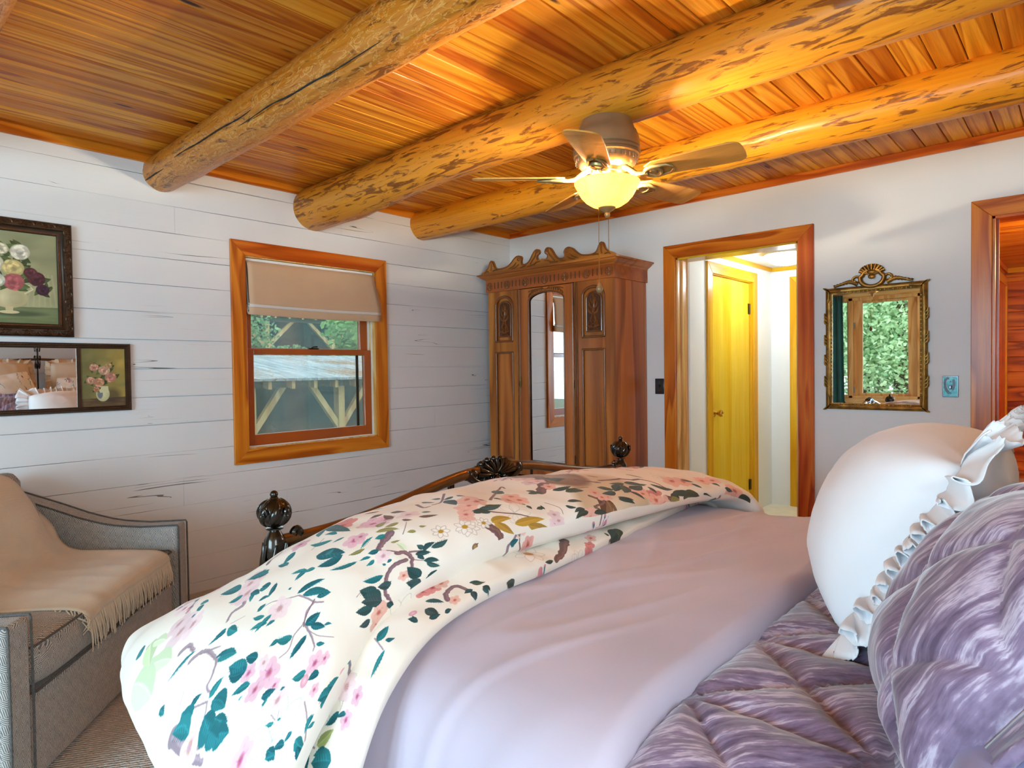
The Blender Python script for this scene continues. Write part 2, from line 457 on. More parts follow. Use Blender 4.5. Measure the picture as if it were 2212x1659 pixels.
def m_carpet():
    t = NT('loop_carpet'); v = t.coords('Object', False, (1, 1, 1))
    vv = t.n('Mapping', {'Vector': v, 'Scale': (1, 1, 1), 'Rotation': (0, 0, .6)}).outputs[0]
    w = t.n('TexWave', {'Vector': vv, 'Scale': 24, 'Distortion': 2.5, 'Detail': 2, 'Detail Scale': 6}).outputs['Fac']
    vo = t.n('TexVoronoi', {'Vector': t.n('Mapping', {'Vector': vv, 'Scale': (1, .6, 1)}).outputs[0], 'Scale': 95}).outputs[0]
    h = t.math('SUBTRACT', t.math('MULTIPLY', w, .8), vo)
    col = t.ramp(h, [(-.3 if False else 0, lin('#c2bdb6')), (.6, lin('#f4f0ea'))])
    col = t.mix(.35, col, t.ramp(t.noise(v, 2.5, 2), [(.3, lin('#d6d1ca')), (.7, lin('#e4dfd8'))]))
    return t.done(col, .95, t.bump(h, .8, .008), spec=.1)
M['carpet'] = m_carpet()
M['carpet'].name = 'loop_carpet'

# ------------------------------------------------------------------ setting
XR, YF, ZC = 4.66, -7.0, 2.46
ROWS = [0, .06, .21, .36, .515, .667, .825, .985, 1.138, 1.293, 1.452, 1.605, 1.755, 1.905, 2.05, 2.201, 2.35, ZC]
def plank_wall(name, x, inward, y0, y1, holes, joints, seed):
    """horizontal boards with hairline, uneven gaps; inward is +1 or -1 along x; holes [(y0,y1,z0,z1)]"""
    rs = random.Random(seed); mb = MB()
    for k in range(len(ROWS)-1):
        za, zb = ROWS[k], ROWS[k+1]
        cuts = sorted({y0, y1, *[j[0] for j in joints if za-.02 <= j[1] <= zb+.02], *[h for q in holes if q[2] < zb and q[3] > za for h in q[:2]]})
        for a, b in zip(cuts[:-1], cuts[1:]):
            mid = (a+b)/2
            spans = [(za, zb)]
            for q in holes:
                if q[0]-.001 <= mid <= q[1]+.001:
                    ns = []
                    for s0, s1 in spans:
                        if q[3] <= s0 or q[2] >= s1: ns.append((s0, s1)); continue
                        if q[2] > s0: ns.append((s0, q[2]))
                        if q[3] < s1: ns.append((q[3], s1))
                    spans = ns
            for s0, s1 in spans:
                n = max(2, int((b-a)/.06)+1)
                gl = .0011 if any(abs(a-j[0]) < 1e-6 for j in joints) else 0
                def edge(t, zz, sg):
                    y = a+gl+(b-a-2*gl)*t
                    w = max(0.0004, .0014+.0026*nz(y, zz*9.1, 3.3, 1.4)+.0012*nz(y, zz*7, 9.1, 6))*.85
                    if zz not in ROWS: w = 0
                    return (y, zz+sg*w)
                top = [edge(i/(n-1), s1, -1) for i in range(n)]; bot = [edge(i/(n-1), s0, 1) for i in range(n)]
                xb = x-inward*.018
                v = []; f = []
                for i in range(n):
                    v += [(x, *bot[i]), (x, *top[i]), (xb, *bot[i]), (xb, *top[i])]
                for i in range(n-1):
                    p = 4*i; q = p+4
                    f += [(p, q, q+1, p+1), (p+1, q+1, q+3, p+3), (p, p+2, q+2, q)]
                f += [(0, 1, 3, 2), (4*n-4, 4*n-2, 4*n-1, 4*n-3)]
                mb.add(v, f, 0)
    xb = x-inward*.018; xo = x-inward*.15
    zs = sorted({0, ZC, *[h for q in holes for h in q[2:]]}); ys = sorted({y0, y1, *[h for q in holes for h in q[:2]]})
    for za, zb in zip(zs[:-1], zs[1:]):
        for a, b in zip(ys[:-1], ys[1:]):
            if any(q[0] <= (a+b)/2 <= q[1] and q[2] <= (za+zb)/2 <= q[3] for q in holes): continue
            mb.box(xb, a, za, xo, b, zb, 1)
    return struct(mb.build(name, [M['shiplap'], M['gap']], smooth=False))

W1 = (-2.398, -1.447, .80, 1.975)
plank_wall('wall_left', 0, 1, YF-.15, .15, [W1], [(-2.791, 2.13), (-1.714, 2.26), (-2.778, .60), (-2.152, .47), (-.9, .9), (-3.6, 1.1), (-4.4, 1.7)], 3)
W3 = (-4.72, -3.78, .85, 2.10)
plank_wall('wall_right', XR, -1, YF-.15, .15, [W3], [(-2.1, 1.5), (-3.3, .9)], 5)

def wall_y(name, y0, y1, x0, x1, z1, holes, mat, z0=0):
    mb = MB(); xs = sorted({x0, x1, *[h for q in holes for h in q[:2]]}); zs = sorted({z0, z1, *[h for q in holes for h in q[2:]]})
    for a, b in zip(xs[:-1], xs[1:]):
        for c, d in zip(zs[:-1], zs[1:]):
            if any(q[0] < (a+b)/2 < q[1] and q[2] < (c+d)/2 < q[3] for q in holes): continue
            mb.box(a, y0, c, b, y1, d)
    return struct(mb.build(name, mat, smooth=False))
D1 = (1.608, 2.447, 0, 2.042); D3 = (3.424, 4.25, 0, 2.03)
wall_y('wall_back', 0, .15, 0, XR+.15, ZC, [D1, D3], M['wall'])
W2 = (.45, 4.30, .74, 2.33)
wall_y('wall_front', YF-.15, YF, 0, XR, ZC, [W2], M['wall'])

struct(MB().box(-.15, YF-.15, -.12, XR+.15, .15, 0).build('floor', M['carpet'], smooth=False))
mb = MB(); x = 1.843-.107*18
while x < XR+.1:
    a, b = max(x, -.15), min(x+.107, XR+.15)
    p = [(a+.001, ZC+.012), (a+.0012, ZC+.004), (a+.004, ZC), (b-.004, ZC), (b-.0012, ZC+.004), (b-.001, ZC+.012)]
    mb.prism(p, 'y', YF-.15, .15); x += .107
mb.box(-.15, YF-.15, ZC+.011, XR+.15, .15, ZC+.10, 1)
struct(mb.build('ceiling', [M['ceil'], M['gap_wood']], smooth=False))
struct(MB().box(0, YF, 2.413, .02, -.02, ZC).build('trim_1', M['pine_y'], smooth=False, bevel=.003))
struct(MB().box(0, -.02, 2.413, XR, 0, ZC).build('trim_2', M['pine_x'], smooth=False, bevel=.003))
struct(MB().box(1.36+.2, -.012, 0, 1.514, 0, .09).box(2.542, -.012, 0, 3.335, 0, .09).build('baseboard_back', M['pine_x'], smooth=False, bevel=.003))

# ---- log beams
def log_beam(pts, rads, label, mat, crack=None, seed=1, nknot=5):
    rs = random.Random(seed)
    root = thing('log_beam', label, 'beam', (0, pts[0][1], pts[0][2]), group=None)
    P = spline(pts, 90); Rr = spline([(r,) for r in rads], 90)[:, 0]
    kn = [(rs.uniform(.05, .95), rs.uniform(pi, 2*pi), rs.uniform(.006, .014)) for _ in range(nknot)]
    nA = 40
    def fn(u, v):
        i = min(89, int(round(u*89))); p = P[i]; a = 2*pi*v
        r = Rr[i]*(1+.035*nz(p[0]*1.6, cos(a)*1.3+seed, sin(a)*1.3)+.02*nz(p[0]*5, cos(a)*3+seed, sin(a)*3))
        for ku, ka, kh in kn:
            d = ((u-ku)*9)**2+((math.atan2(sin(a-ka), cos(a-ka)))*2.2)**2
            r += kh*math.exp(-d*6)
        if crack:
            for c0, c1, ca, dr, dep in crack:
                if c0 < u < c1:
                    da = math.atan2(sin(a-ca-dr*(u-c0)-.10*nz(u*14, seed)), cos(a-ca-dr*(u-c0)-.10*nz(u*14, seed)))
                    r -= dep*max(0, 1-abs(da)/.09)*min(1, (u-c0)*20, (c1-u)*20)
        return Vector((p[0], p[1]+r*cos(a), p[2]+r*sin(a)))-Vector((0, pts[0][1], pts[0][2]))
    b = MB(); b.grid(90, nA, fn, wv=True)
    b.add([fn(0, k/nA) for k in range(nA)], [tuple(range(nA))]); b.add([fn(1, k/nA) for k in range(nA)], [tuple(range(nA))])
    b.build('log', mat, root, ang=60)
    if crack:
        cb = MB()
        for c0, c1, ca, dr, dep in crack:
            us = np.linspace(c0+.01, c1-.01, 60); path = []
            for u in us:
                i = u*89; p = np.array([np.interp(i, range(90), P[:, k]) for k in range(3)]); a = ca+dr*(u-c0)+.10*nz(u*14, seed); r = np.interp(i, range(90), Rr)*1.002
                path.append(Vector((p[0], p[1]+r*cos(a), p[2]+r*sin(a)))-Vector((0, pts[0][1], pts[0][2])))
            for i in range(len(path)-1):
                pass
            cb.tube(path, [.0005+.0052*max(0, sin(pi*k/59))**.6*(0.55+.45*nz(k*.3, seed)) for k in range(60)], 5)
        tag(cb.build('drying_crack', M['gap'], root, ang=60), 'long dark drying crack')
    return root
M['log_worm'] = m_log('worm_marked_log', '#b06418', '#c98026', '#5c2c10', True)
M['log_amber'] = m_log('amber_log', '#cc7a18', '#de962c', '#5a2610')
M['log_gold'] = m_log('golden_log', '#d28216', '#e49c26', '#5d2a12')
log_beam([(-.05, -3.86, 2.40), (2, -3.86, 2.40), (XR, -3.86, 2.40)], [.115, .11, .11], 'log ceiling beam above the armchair, only its edge showing at the far left corner', M['log_worm'], None, 11)
log_beam([(-.05, -2.851, 2.368), (1.2, -2.855, 2.378), (2.4, -2.86, 2.386), (XR, -2.86, 2.39)], [.098, .10, .102, .105], 'worm-tracked log ceiling beam with a long black crack, nearest to the painting', M['log_worm'],
         [(.0, .12, 3.72, -.9, .02), (.14, .36, 3.5, .1, .012), (.30, .62, 3.75, .5, .02)], 2)
log_beam([(-.05, -1.925, 2.335), (.7, -1.935, 2.35), (1.5, -1.95, 2.378), (2.6, -1.955, 2.376), (XR, -1.955, 2.37)], [.14, .134, .124, .126, .128], 'amber log ceiling beam that carries the ceiling fan', M['log_amber'], None, 3, 8)
log_beam([(-.05, -1.0, 2.378), (1.2, -1.0, 2.383), (2.6, -1.0, 2.383), (XR, -1.0, 2.383)], [.113, .112, .11, .114], 'golden patchy log ceiling beam closest to the wardrobe and doorways', M['log_gold'], None, 4, 6)

# ---- casings
def mitred(root, plane, at, out, a0, a1, b0, b1, w, th, mats, bottom=False, names=('casing_side', 'casing_head')):
    """picture-frame casing round an opening a0..a1 x b0..b1 lying on the plane x=at or y=at, proud by th along out"""
    def pr(poly, m, nm):
        mb = MB(); ax = plane; t0, t1 = sorted((at, at+out*th))
        mb.prism(poly, ax, t0, t1)
        return mb.build(nm, m, root, smooth=False, bevel=.003)
    bb = b0-w if bottom else b0
    pr([(a0-w, bb), (a0, b0), (a0, b1), (a0-w, b1+w)], mats[1], names[0])
    pr([(a1, b0), (a1+w, bb), (a1+w, b1+w), (a1, b1)], mats[1], names[0])
    pr([(a0-w, b1+w), (a0, b1), (a1, b1), (a1+w, b1+w)], mats[0], names[1])
    if bottom: pr([(a0-w, b0-w), (a1+w, b0-w), (a1, b0), (a0, b0)], mats[0], 'casing_sill')

def doorway(name, D, w, mats, depth=.15, jm=None):
    r = thing(name, None, None, (0, 0, 0)); struct(r)
    x0, x1, _, z1 = D; jm = jm or mats
    mitred(r, 'y', 0, -1, x0, x1, 0, z1, w, .02, mats)
    MB().box(x0-.012, -.004, 0, x0+.012, depth+.004, z1).build('jamb', jm[1], r, smooth=False)
    MB().box(x1-.012, -.004, 0, x1+.012, depth+.004, z1).build('jamb', jm[1], r, smooth=False)
    MB().box(x0, -.004, z1-.012, x1, depth+.004, z1+.012).build('jamb_head', jm[0], r, smooth=False)
    MB().box(x0+.012, .05, 0, x0+.024, .062, z1-.012).build('door_stop', jm[1], r, smooth=False)
    return r
PX = (M['pine_x'], M['pine_z'])
doorway('door_1', D1, .094, PX, .15, (M['yel_x'], M['honey_z']))
doorway('door_3', D3, .09, PX)

# ---- window_1 (left wall): double hung, lower sash in front of the upper one
w1 = struct(thing('window_1', None, None))
mitred(w1, 'x', 0, 1, W1[0], W1[1], W1[2], W1[3], .09, .02, (M['pine_y'], M['pine_z']), True)
jb = MB()
for y in (W1[0], W1[1]): jb.box(-.15, y-.006, W1[2], .002, y+.006, W1[3])
jb.box(-.15, W1[0], W1[3]-.006, .002, W1[1], W1[3]+.006); jb.box(-.15, W1[0], W1[2]-.006, .002, W1[1], W1[2]+.006)
jb.build('jamb', M['honey_z'], w1, smooth=False)
tk = MB()
for y, s in ((W1[0]+.006, 1), (W1[1]-.006, -1)):
    tk.box(-.03, y, W1[2]+.006, -.036, y+s*.012, W1[3]-.006); tk.box(-.068, y, W1[2]+.006, -.076, y+s*.01, W1[3]-.006)
tk.box(-.03, W1[0], W1[2]+.006, -.02, W1[1], W1[2]+.013)
tag(tk.build('track', M['white_vinyl'], w1, smooth=False), 'white vinyl sash track')
def sash(nm, x0, x1, y0, y1, z0, z1, st, rb, rt):
    f = MB(); f.box(x0, y0, z0, x1, y0+st, z1).box(x0, y1-st, z0, x1, y1, z1).box(x0, y0+st, z0, x1, y1-st, z0+rb).box(x0, y0+st, z1-rt, x1, y1-st, z1)
    o = f.build(nm, M['sash_y'], w1, smooth=False, bevel=.003)
    MB().box((x0+x1)/2-.003, y0+st-.004, z0+rb-.004, (x0+x1)/2+.003, y1-st+.004, z1-rt+.004).build('pane', M['glass'], o, smooth=False)
    return o
ls = sash('lower_sash', -.068, -.038, W1[0]+.012, W1[1]-.018, W1[2]+.013, 1.415, .052, .066, .036)
us = sash('upper_sash', -.108, -.078, W1[0]+.012, W1[1]-.018, 1.385, W1[3]-.01, .06, .036, .05)
def m_screen():
    t = NT('insect_screen'); v = t.coords('Object', False)
    d = t.n('BsdfDiffuse', {'Color': t.ramp(t.noise(v, 6, 3), [(.3, lin('#a4c0c4')), (.7, lin('#bcd4d6'))])})
    mx = t.n('MixShader', {0: .36, 1: t.n('BsdfTransparent').outputs[0], 2: d.outputs[0]})
    t.t.links.new(mx.outputs[0], t.out.inputs[0]); return t.m
sb = MB(); sb.box(-.128, W1[0]+.02, W1[2]+.02, -.126, W1[1]-.02, W1[3]-.02); tag(sb.build('insect_screen', m_screen(), w1, smooth=False), 'pale insect screen outside the panes')
sf = MB(); sf.box(-.131, W1[1]-.085, W1[2]+.02, -.124, W1[1]-.065, 1.41); tag(sf.build('screen_frame', M['gap'], w1, smooth=False), 'dark edge of the insect screen')
lk = MB(); lk.box(-.06, -1.95, 1.415, -.04, -1.88, 1.424); lk.tube([(-.05, -1.93, 1.424), (-.045, -1.915, 1.432), (-.04, -1.89, 1.434)], .005, 6)
lk.build('sash_lock', m_plain('dark_metal', '#332a24', .4, .8), w1)

# roman shade: folded fabric, raised two thirds
shade = thing('roman_shade', 'beige roman shade with white lining, raised halfway on the small left window', 'window shade', (0.0, -1.92, 1.96))
sm = m_plain('beige_linen', '#cbae8e', .9, var=.04, scale=5, bump=.2, sheen=.2)
wl = m_plain('white_lining', '#d6d3cf', .9, var=.03)
y0, y1 = W1[0]+.012, W1[1]-.012
def flare(z): return sstep(1.93, 1.70, z)*.028
def panel(prof, nm, mat, th=.004, sag=.0):
    prof = spline(prof, 24)
    def fn(u, v):
        i = u*23; x, z = np.interp(i, range(24), prof[:, 0]), np.interp(i, range(24), prof[:, 1])
        y = y0-flare(z)*.3+(y1-y0+flare(z)*1.3)*v
        return (x+.004*nz(y*3, z*6, 1)+.002*nz(y*11, z*20), y+1.92, z-1.96-sag*sin(pi*v)*u)
    mb = MB(); mb.grid(24, 26, fn); o = mb.build(nm, mat, shade)
    s = o.modifiers.new('thick', 'SOLIDIFY'); s.thickness = th
    return o
panel([(-.012, 1.955), (.012, 1.93), (.03, 1.85), (.046, 1.75), (.056, 1.695), (.052, 1.682), (.034, 1.684)], 'face_panel', sm, sag=.008)
tag(panel([(.05, 1.688), (.054, 1.668), (.048, 1.664), (.03, 1.672)], 'lining_band', wl, sag=.008), 'white lining band between the folds')
panel([(.03, 1.676), (.046, 1.66), (.042, 1.625), (.036, 1.619), (.02, 1.63), (.0, 1.68)], 'lower_fold', sm, sag=.012)
MB().box(-.028, y0, -.008, -.008, y1, .008).build('head_rail', M['honey_x'], shade) if False else None
hr = MB(); hr.box(-.03, y0+1.92, -.012, -.008, y1+1.92, .006); tag(hr.build('head_rail', M['white_vinyl'], shade, smooth=False), 'white head rail')
gs = MB(); gs.grid(12, 10, lambda u, v: (-.03+.068*v*(.35+.65*u)+.004*sin(v*14), y0+1.92-.003+.006*sin(v*9+u*3), -.02-.30*u-.01*sin(v*11)*u))
o = gs.build('side_gather', m_plain('grey_lining', '#8e8c86', .9), shade); o.modifiers.new('thick', 'SOLIDIFY').thickness = .003
MB().tube([(-.03, y0+1.925, -.01), (-.028, y0+1.93, -.2), (-.03, y0+1.928, -.33)], .0012, 5).build('lift_cord', wl, shade)

# ---- window_2 (front wall, seen only in the gilt mirror, lights the room)
w2 = struct(thing('window_2', None, None))
mitred(w2, 'y', YF, 1, W2[0], W2[1], W2[2], W2[3], .09, .02, (M['honey_x'], M['honey_z']), True)
fr = MB(); yb = YF-.15
for x in (W2[0], .92, 1.865, 2.70, 3.50, W2[1]-.03): fr.box(x, yb+.02, W2[2], x+.06, YF+.004, W2[3])
fr.box(W2[0], yb+.02, W2[3]-.05, W2[1], YF+.004, W2[3]); fr.box(W2[0], yb+.02, W2[2], W2[1], YF+.004, W2[2]+.04)
fr.build('mullion_frame', M['honey_z'], w2, smooth=False, bevel=.004)
for i, (a, b) in enumerate(((.51, .92), (.98, 1.865), (1.925, 2.70), (2.76, 3.50), (3.56, 4.27))):
    st = .13 if i else .03; z0, z1 = W2[2]+.04, W2[3]-.05
    s_ = MB(); s_.box(a, yb+.05, z0, a+st, yb+.09, z1).box(b-st, yb+.05, z0, b, yb+.09, z1).box(a+st, yb+.05, z0, b-st, yb+.09, z0+st*.3).box(a+st, yb+.05, z1-st*.3, b-st, yb+.09, z1)
    so = s_.build('casement_sash', M['honey_z'], w2, smooth=False, bevel=.004)
    MB().box(a+st-.005, yb+.065, z0+st*.3-.005, b-st+.005, yb+.071, z1-st*.3+.005).build('pane', M['glass'], so, smooth=False)
    if i == 1:
        for hz in (.87, 1.89):
            hb = MB(); hb.box(a-.014, yb+.088, hz-.05, a+.024, yb+.10, hz+.05); hb.build('hinge', m_plain('steel', '#9aa3a8', .35, .9), w2, smooth=False)

w3 = struct(thing('window_added', None, None))  # unseen window added in the right wall to bring in fill light
mitred(w3, 'x', XR, -1, W3[0], W3[1], W3[2], W3[3], .09, .02, (M['pine_y'], M['pine_z']), True)
fr = MB(); fr.box(XR+.05, W3[0], W3[2], XR+.09, W3[0]+.05, W3[3]).box(XR+.05, W3[1]-.05, W3[2], XR+.09, W3[1], W3[3]).box(XR+.05, W3[0], W3[2], XR+.09, W3[1], W3[2]+.06).box(XR+.05, W3[0], W3[3]-.05, XR+.09, W3[1], W3[3]).box(XR+.05, W3[0], 1.45, XR+.09, W3[1], 1.49)
fr.build('sash', M['sash_y'], w3, smooth=False)
MB().box(XR+.067, W3[0]+.04, W3[2]+.05, XR+.073, W3[1]-.04, W3[3]-.04).build('pane', M['glass'], w3, smooth=False)

# ---- hall behind the middle doorway
M['hallwall'] = m_plain('hall_white', '#e2e3e2', .8, var=.015, scale=3, bump=.1)
HX, HY, HXR, HZ = 1.635, 1.744, 2.80, 2.155
D2 = (.495, 1.296, 0, 1.985)
mb = MB()
for a, b, c, d in ((.15, D2[0], 0, HZ), (D2[1], HY, 0, HZ), (D2[0], D2[1], D2[3], HZ)): mb.box(HX-.12, a, c, HX, b, d)
struct(mb.build('wall_hall_left', M['hallwall'], smooth=False))
struct(MB().box(HX-.12, HY, 0, HXR+.12, HY+.1, HZ).build('wall_hall_back', M['hallwall'], smooth=False))
struct(MB().box(HXR, .15, 0, HXR+.1, HY, HZ).build('wall_hall_right', M['hallwall'], smooth=False))
struct(MB().box(HX-.12, .15, HZ, HXR+.1, HY+.1, HZ+.08).build('ceiling_hall', m_plain('hall_ceiling', '#e4e2d8', .8), smooth=False))
struct(MB().box(HX-.12, .15, -.1, HXR+.1, HY+.1, 0).build('floor_hall', m_plain('cream_vinyl', '#ded9c6', .45, var=.05, scale=12), smooth=False))
struct(MB().box(HX, .17, HZ-.035, HX+.016, HY, HZ).build('trim_3', M['yel_y'], smooth=False))
struct(MB().box(HX+.016, HY-.016, HZ-.035, HXR, HY, HZ).build('trim_4', M['yel_x'], smooth=False))
struct(MB().box(HX, .15, HZ-.035, HXR, .166, HZ).build('trim_5', M['yel_x'], smooth=False))
d2 = struct(thing('door_2', None, None))
mitred(d2, 'x', HX, 1, D2[0], D2[1], 0, D2[3], .085, .018, (M['yel_y'], M['yel_z']))
M['yel_leaf'] = m_wood('yellow_birch_leaf', '#d4a01c', '#dcae2c', '#e2b83e', 'z', .7, 2, .22, 22, .6, .02)
lf = MB().box(HX-.058, D2[0]+.008, .008, HX-.022, D2[1]-.008, D2[3]-.006).build('leaf', M['yel_leaf'], d2, smooth=False, bevel=.002)
jm = MB()
for y in (D2[0], D2[1]): jm.box(HX-.12, y-.004, 0, HX+.002, y+.006, D2[3])
jm.box(HX-.12, D2[0], D2[3]-.004, HX+.002, D2[1], D2[3]+.006); jm.build('jamb', M['yel_z'], d2, smooth=False)
kb = MB(Matrix.Translation((HX-.022, .585, .90)) @ Matrix.Rotation(pi/2, 4, 'Y'))
kb.lathe([(.032, 0), (.032, .004), (.026, .009), (.012, .014), (.011, .03), (.022, .042), (.028, .055), (.026, .066), (.014, .071), (.011, .067), (0, .067)], n=24)
kb.build('knob', M['brass'], d2)
for hz in (.24, 1.76):
    hb = MB(); hb.tube([(HX-.016, D2[1]-.006, hz-.045), (HX-.016, D2[1]-.006, hz+.045)], .007, 8); hb.box(HX-.024, D2[1]-.035, hz-.045, HX-.020, D2[1]-.004, hz+.045)
    hb.build('hinge', m_plain('aged_brass', '#6b5326', .35, .9), d2)
d4 = struct(thing('door_4', None, None))
mitred(d4, 'y', HY, -1, 1.888, 2.64, 0, 1.975, .085, .018, (M['yel_x'], M['yel_z']))
MB().box(1.888, HY-.006, .006, 2.64, HY+.001, 1.975).build('leaf', M['yel_leaf'], d4, smooth=False)
hl = thing('ceiling_light', 'round white glass dome light glowing on the hall ceiling', 'ceiling light', (2.03, 1.0, HZ))
t = NT('lit_dome'); M['dome'] = t.done((.95, .93, .88, 1), .3, emit=(1, .93, .8, 1), estr=4.0)
MB().lathe([(.165, -.012), (.168, -.022), (.15, -.055), (.10, -.085), (.04, -.098), (0, -.10)], n=32).build('dome', M['dome'], hl)
MB().lathe([(.175, 0), (.178, -.01), (.17, -.02), (.16, -.018)], n=32).build('trim_ring', M['white_vinyl'], hl)

# ---- timbered room behind the right doorway
RX, RY, RZ = 3.10, 4.70, 2.30
M['plank_x'] = m_wood('orange_board_wall', '#7d3510', '#b25a1c', '#c77128', 'x', 1.1, 5, .35, 9, .3, .14, ('z', .164, .02), .3, True, 1.2)
M['ceil3'] = m_wood('orange_board_ceiling', '#9a5010', '#cc7d1c', '#dd9a34', 'x', 1.1, 6, .3, 11, .4, .12, ('y', .11, .0), .3, True, .6)
mb = MB(); z = .02-.164
while z < RZ:
    a, b = max(0, z), min(RZ, z+.164)
    mb.prism([(RY+.006, a), (RY, a+.004), (RY, b-.004), (RY+.006, b), (RY+.08, b), (RY+.08, a)], 'x', RX-.1, 5.6) if b > a else None
    z += .164
struct(mb.build('wall_den_back', M['plank_x'], smooth=False))
struct(MB().box(RX-.1, .15, 0, RX, RY, RZ).build('wall_den_left', m_wood('den_left_boards', '#8a3d10', '#b8611c', '#cb7a2a', 'y', 1.0, 5, .35, 9, .3, .1), smooth=False))
struct(MB().box(5.6, .15, 0, 5.7, RY, RZ).build('wall_den_right', M['pine_y'], smooth=False))
struct(MB().box(RX-.1, .15, RZ, 5.7, RY+.1, RZ+.1).build('ceiling_den', M['ceil3'], smooth=False))
struct(MB().box(RX-.1, .15, -.1, 5.7, RY+.1, 0).build('floor_den', M['carpet'], smooth=False))
struct(MB().box(RX, RY-.02, RZ-.05, 5.6, RY, RZ).build('trim_6', M['yel_x'], smooth=False))
struct(MB().box(RX, .2, RZ-.05, RX+.02, RY-.02, RZ).build('trim_7', M['pine_y'], smooth=False))
d5 = struct(thing('door_5', None, None))
mitred(d5, 'x', RX, 1, 3.78, 4.60, 0, 2.10, .09, .02, (M['yel_y'], M['yel_z']))
MB().box(RX-.002, 3.78, 0, RX+.006, 4.60, 2.10).build('leaf', M['pine_z'], d5, smooth=False)
d6 = struct(thing('door_6', None, None))
mitred(d6, 'y', RY, -1, 3.47, 4.30, 0, 2.05, .12, .02, PX)
MB().box(3.47, RY-.004, 0, 4.30, RY+.001, 2.05).build('leaf', M['pine_z'], d6, smooth=False)
def W(root):
    """collector taking world coordinates for a part of an unrotated thing"""
    return MB(Matrix.Translation(-Vector(root.location)))

# ------------------------------------------------------------------ wardrobe
M['ward'] = m_wood('walnut_satin', '#92501e', '#b46a2a', '#c87e38', 'z', 1.0, 3, .3, 16, .5, .03)
M['ward_x'] = m_wood('walnut_satin_x', '#8a4a1a', '#a85f26', '#bc7130', 'x', 1.0, 3, .3, 16, .5, .03)
M['ward_dark'] = m_plain('carved_walnut', '#7a4419', .38, var=.2, scale=14, coat=.35)
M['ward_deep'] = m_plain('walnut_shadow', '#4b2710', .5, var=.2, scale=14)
wr = thing('wardrobe', 'antique carved walnut wardrobe with an arched mirror door and scrolled crest, in the corner', 'wardrobe', (.76, -.22, 0))
FY = -.44; X0, X1 = .155, 1.365
c = W(wr)
c.box(X0, FY+.02, .09, X0+.022, -.005, 1.985).box(X1-.022, FY+.02, .09, X1, -.005, 1.985).box(X0, -.02, .09, X1, -.005, 1.985).box(X0, FY+.03, .09, X1, -.01, .12).box(X0, FY+.03, 1.95, X1, -.01, 1.985)
c.build('carcase', M['ward'], wr, smooth=False, bevel=.002)
c = W(wr); c.box(X0-.02, FY-.02, 0, X1+.02, -.002, .09); c.prism([(FY-.02, .09), (FY, .11), (-.002, .11), (-.002, .09)], 'x', X0-.01, X1+.01)
c.build('plinth', M['ward_x'], wr, smooth=False, bevel=.003)
c = W(wr); c.box(X0+.03, FY, .13, X1-.03, FY+.03, .42)
dr = c.build('drawer', M['ward_x'], wr, smooth=False, bevel=.004)
for kx in (.42, 1.10):
    k = W(wr); k.M = k.M @ Matrix.Translation((kx, FY, .275)) @ Matrix.Rotation(pi/2, 4, 'X'); k.lathe([(.012, 0), (.010, .012), (.020, .02), (.018, .03), (0, .034)], n=16)
    k.build('drawer_knob', M['brass'], dr)
def arch(cx, hw, spring, rise, n=18):
    return [(cx-hw*cos(pi*i/(n-1)), spring+rise*sin(pi*i/(n-1))) for i in range(n)]
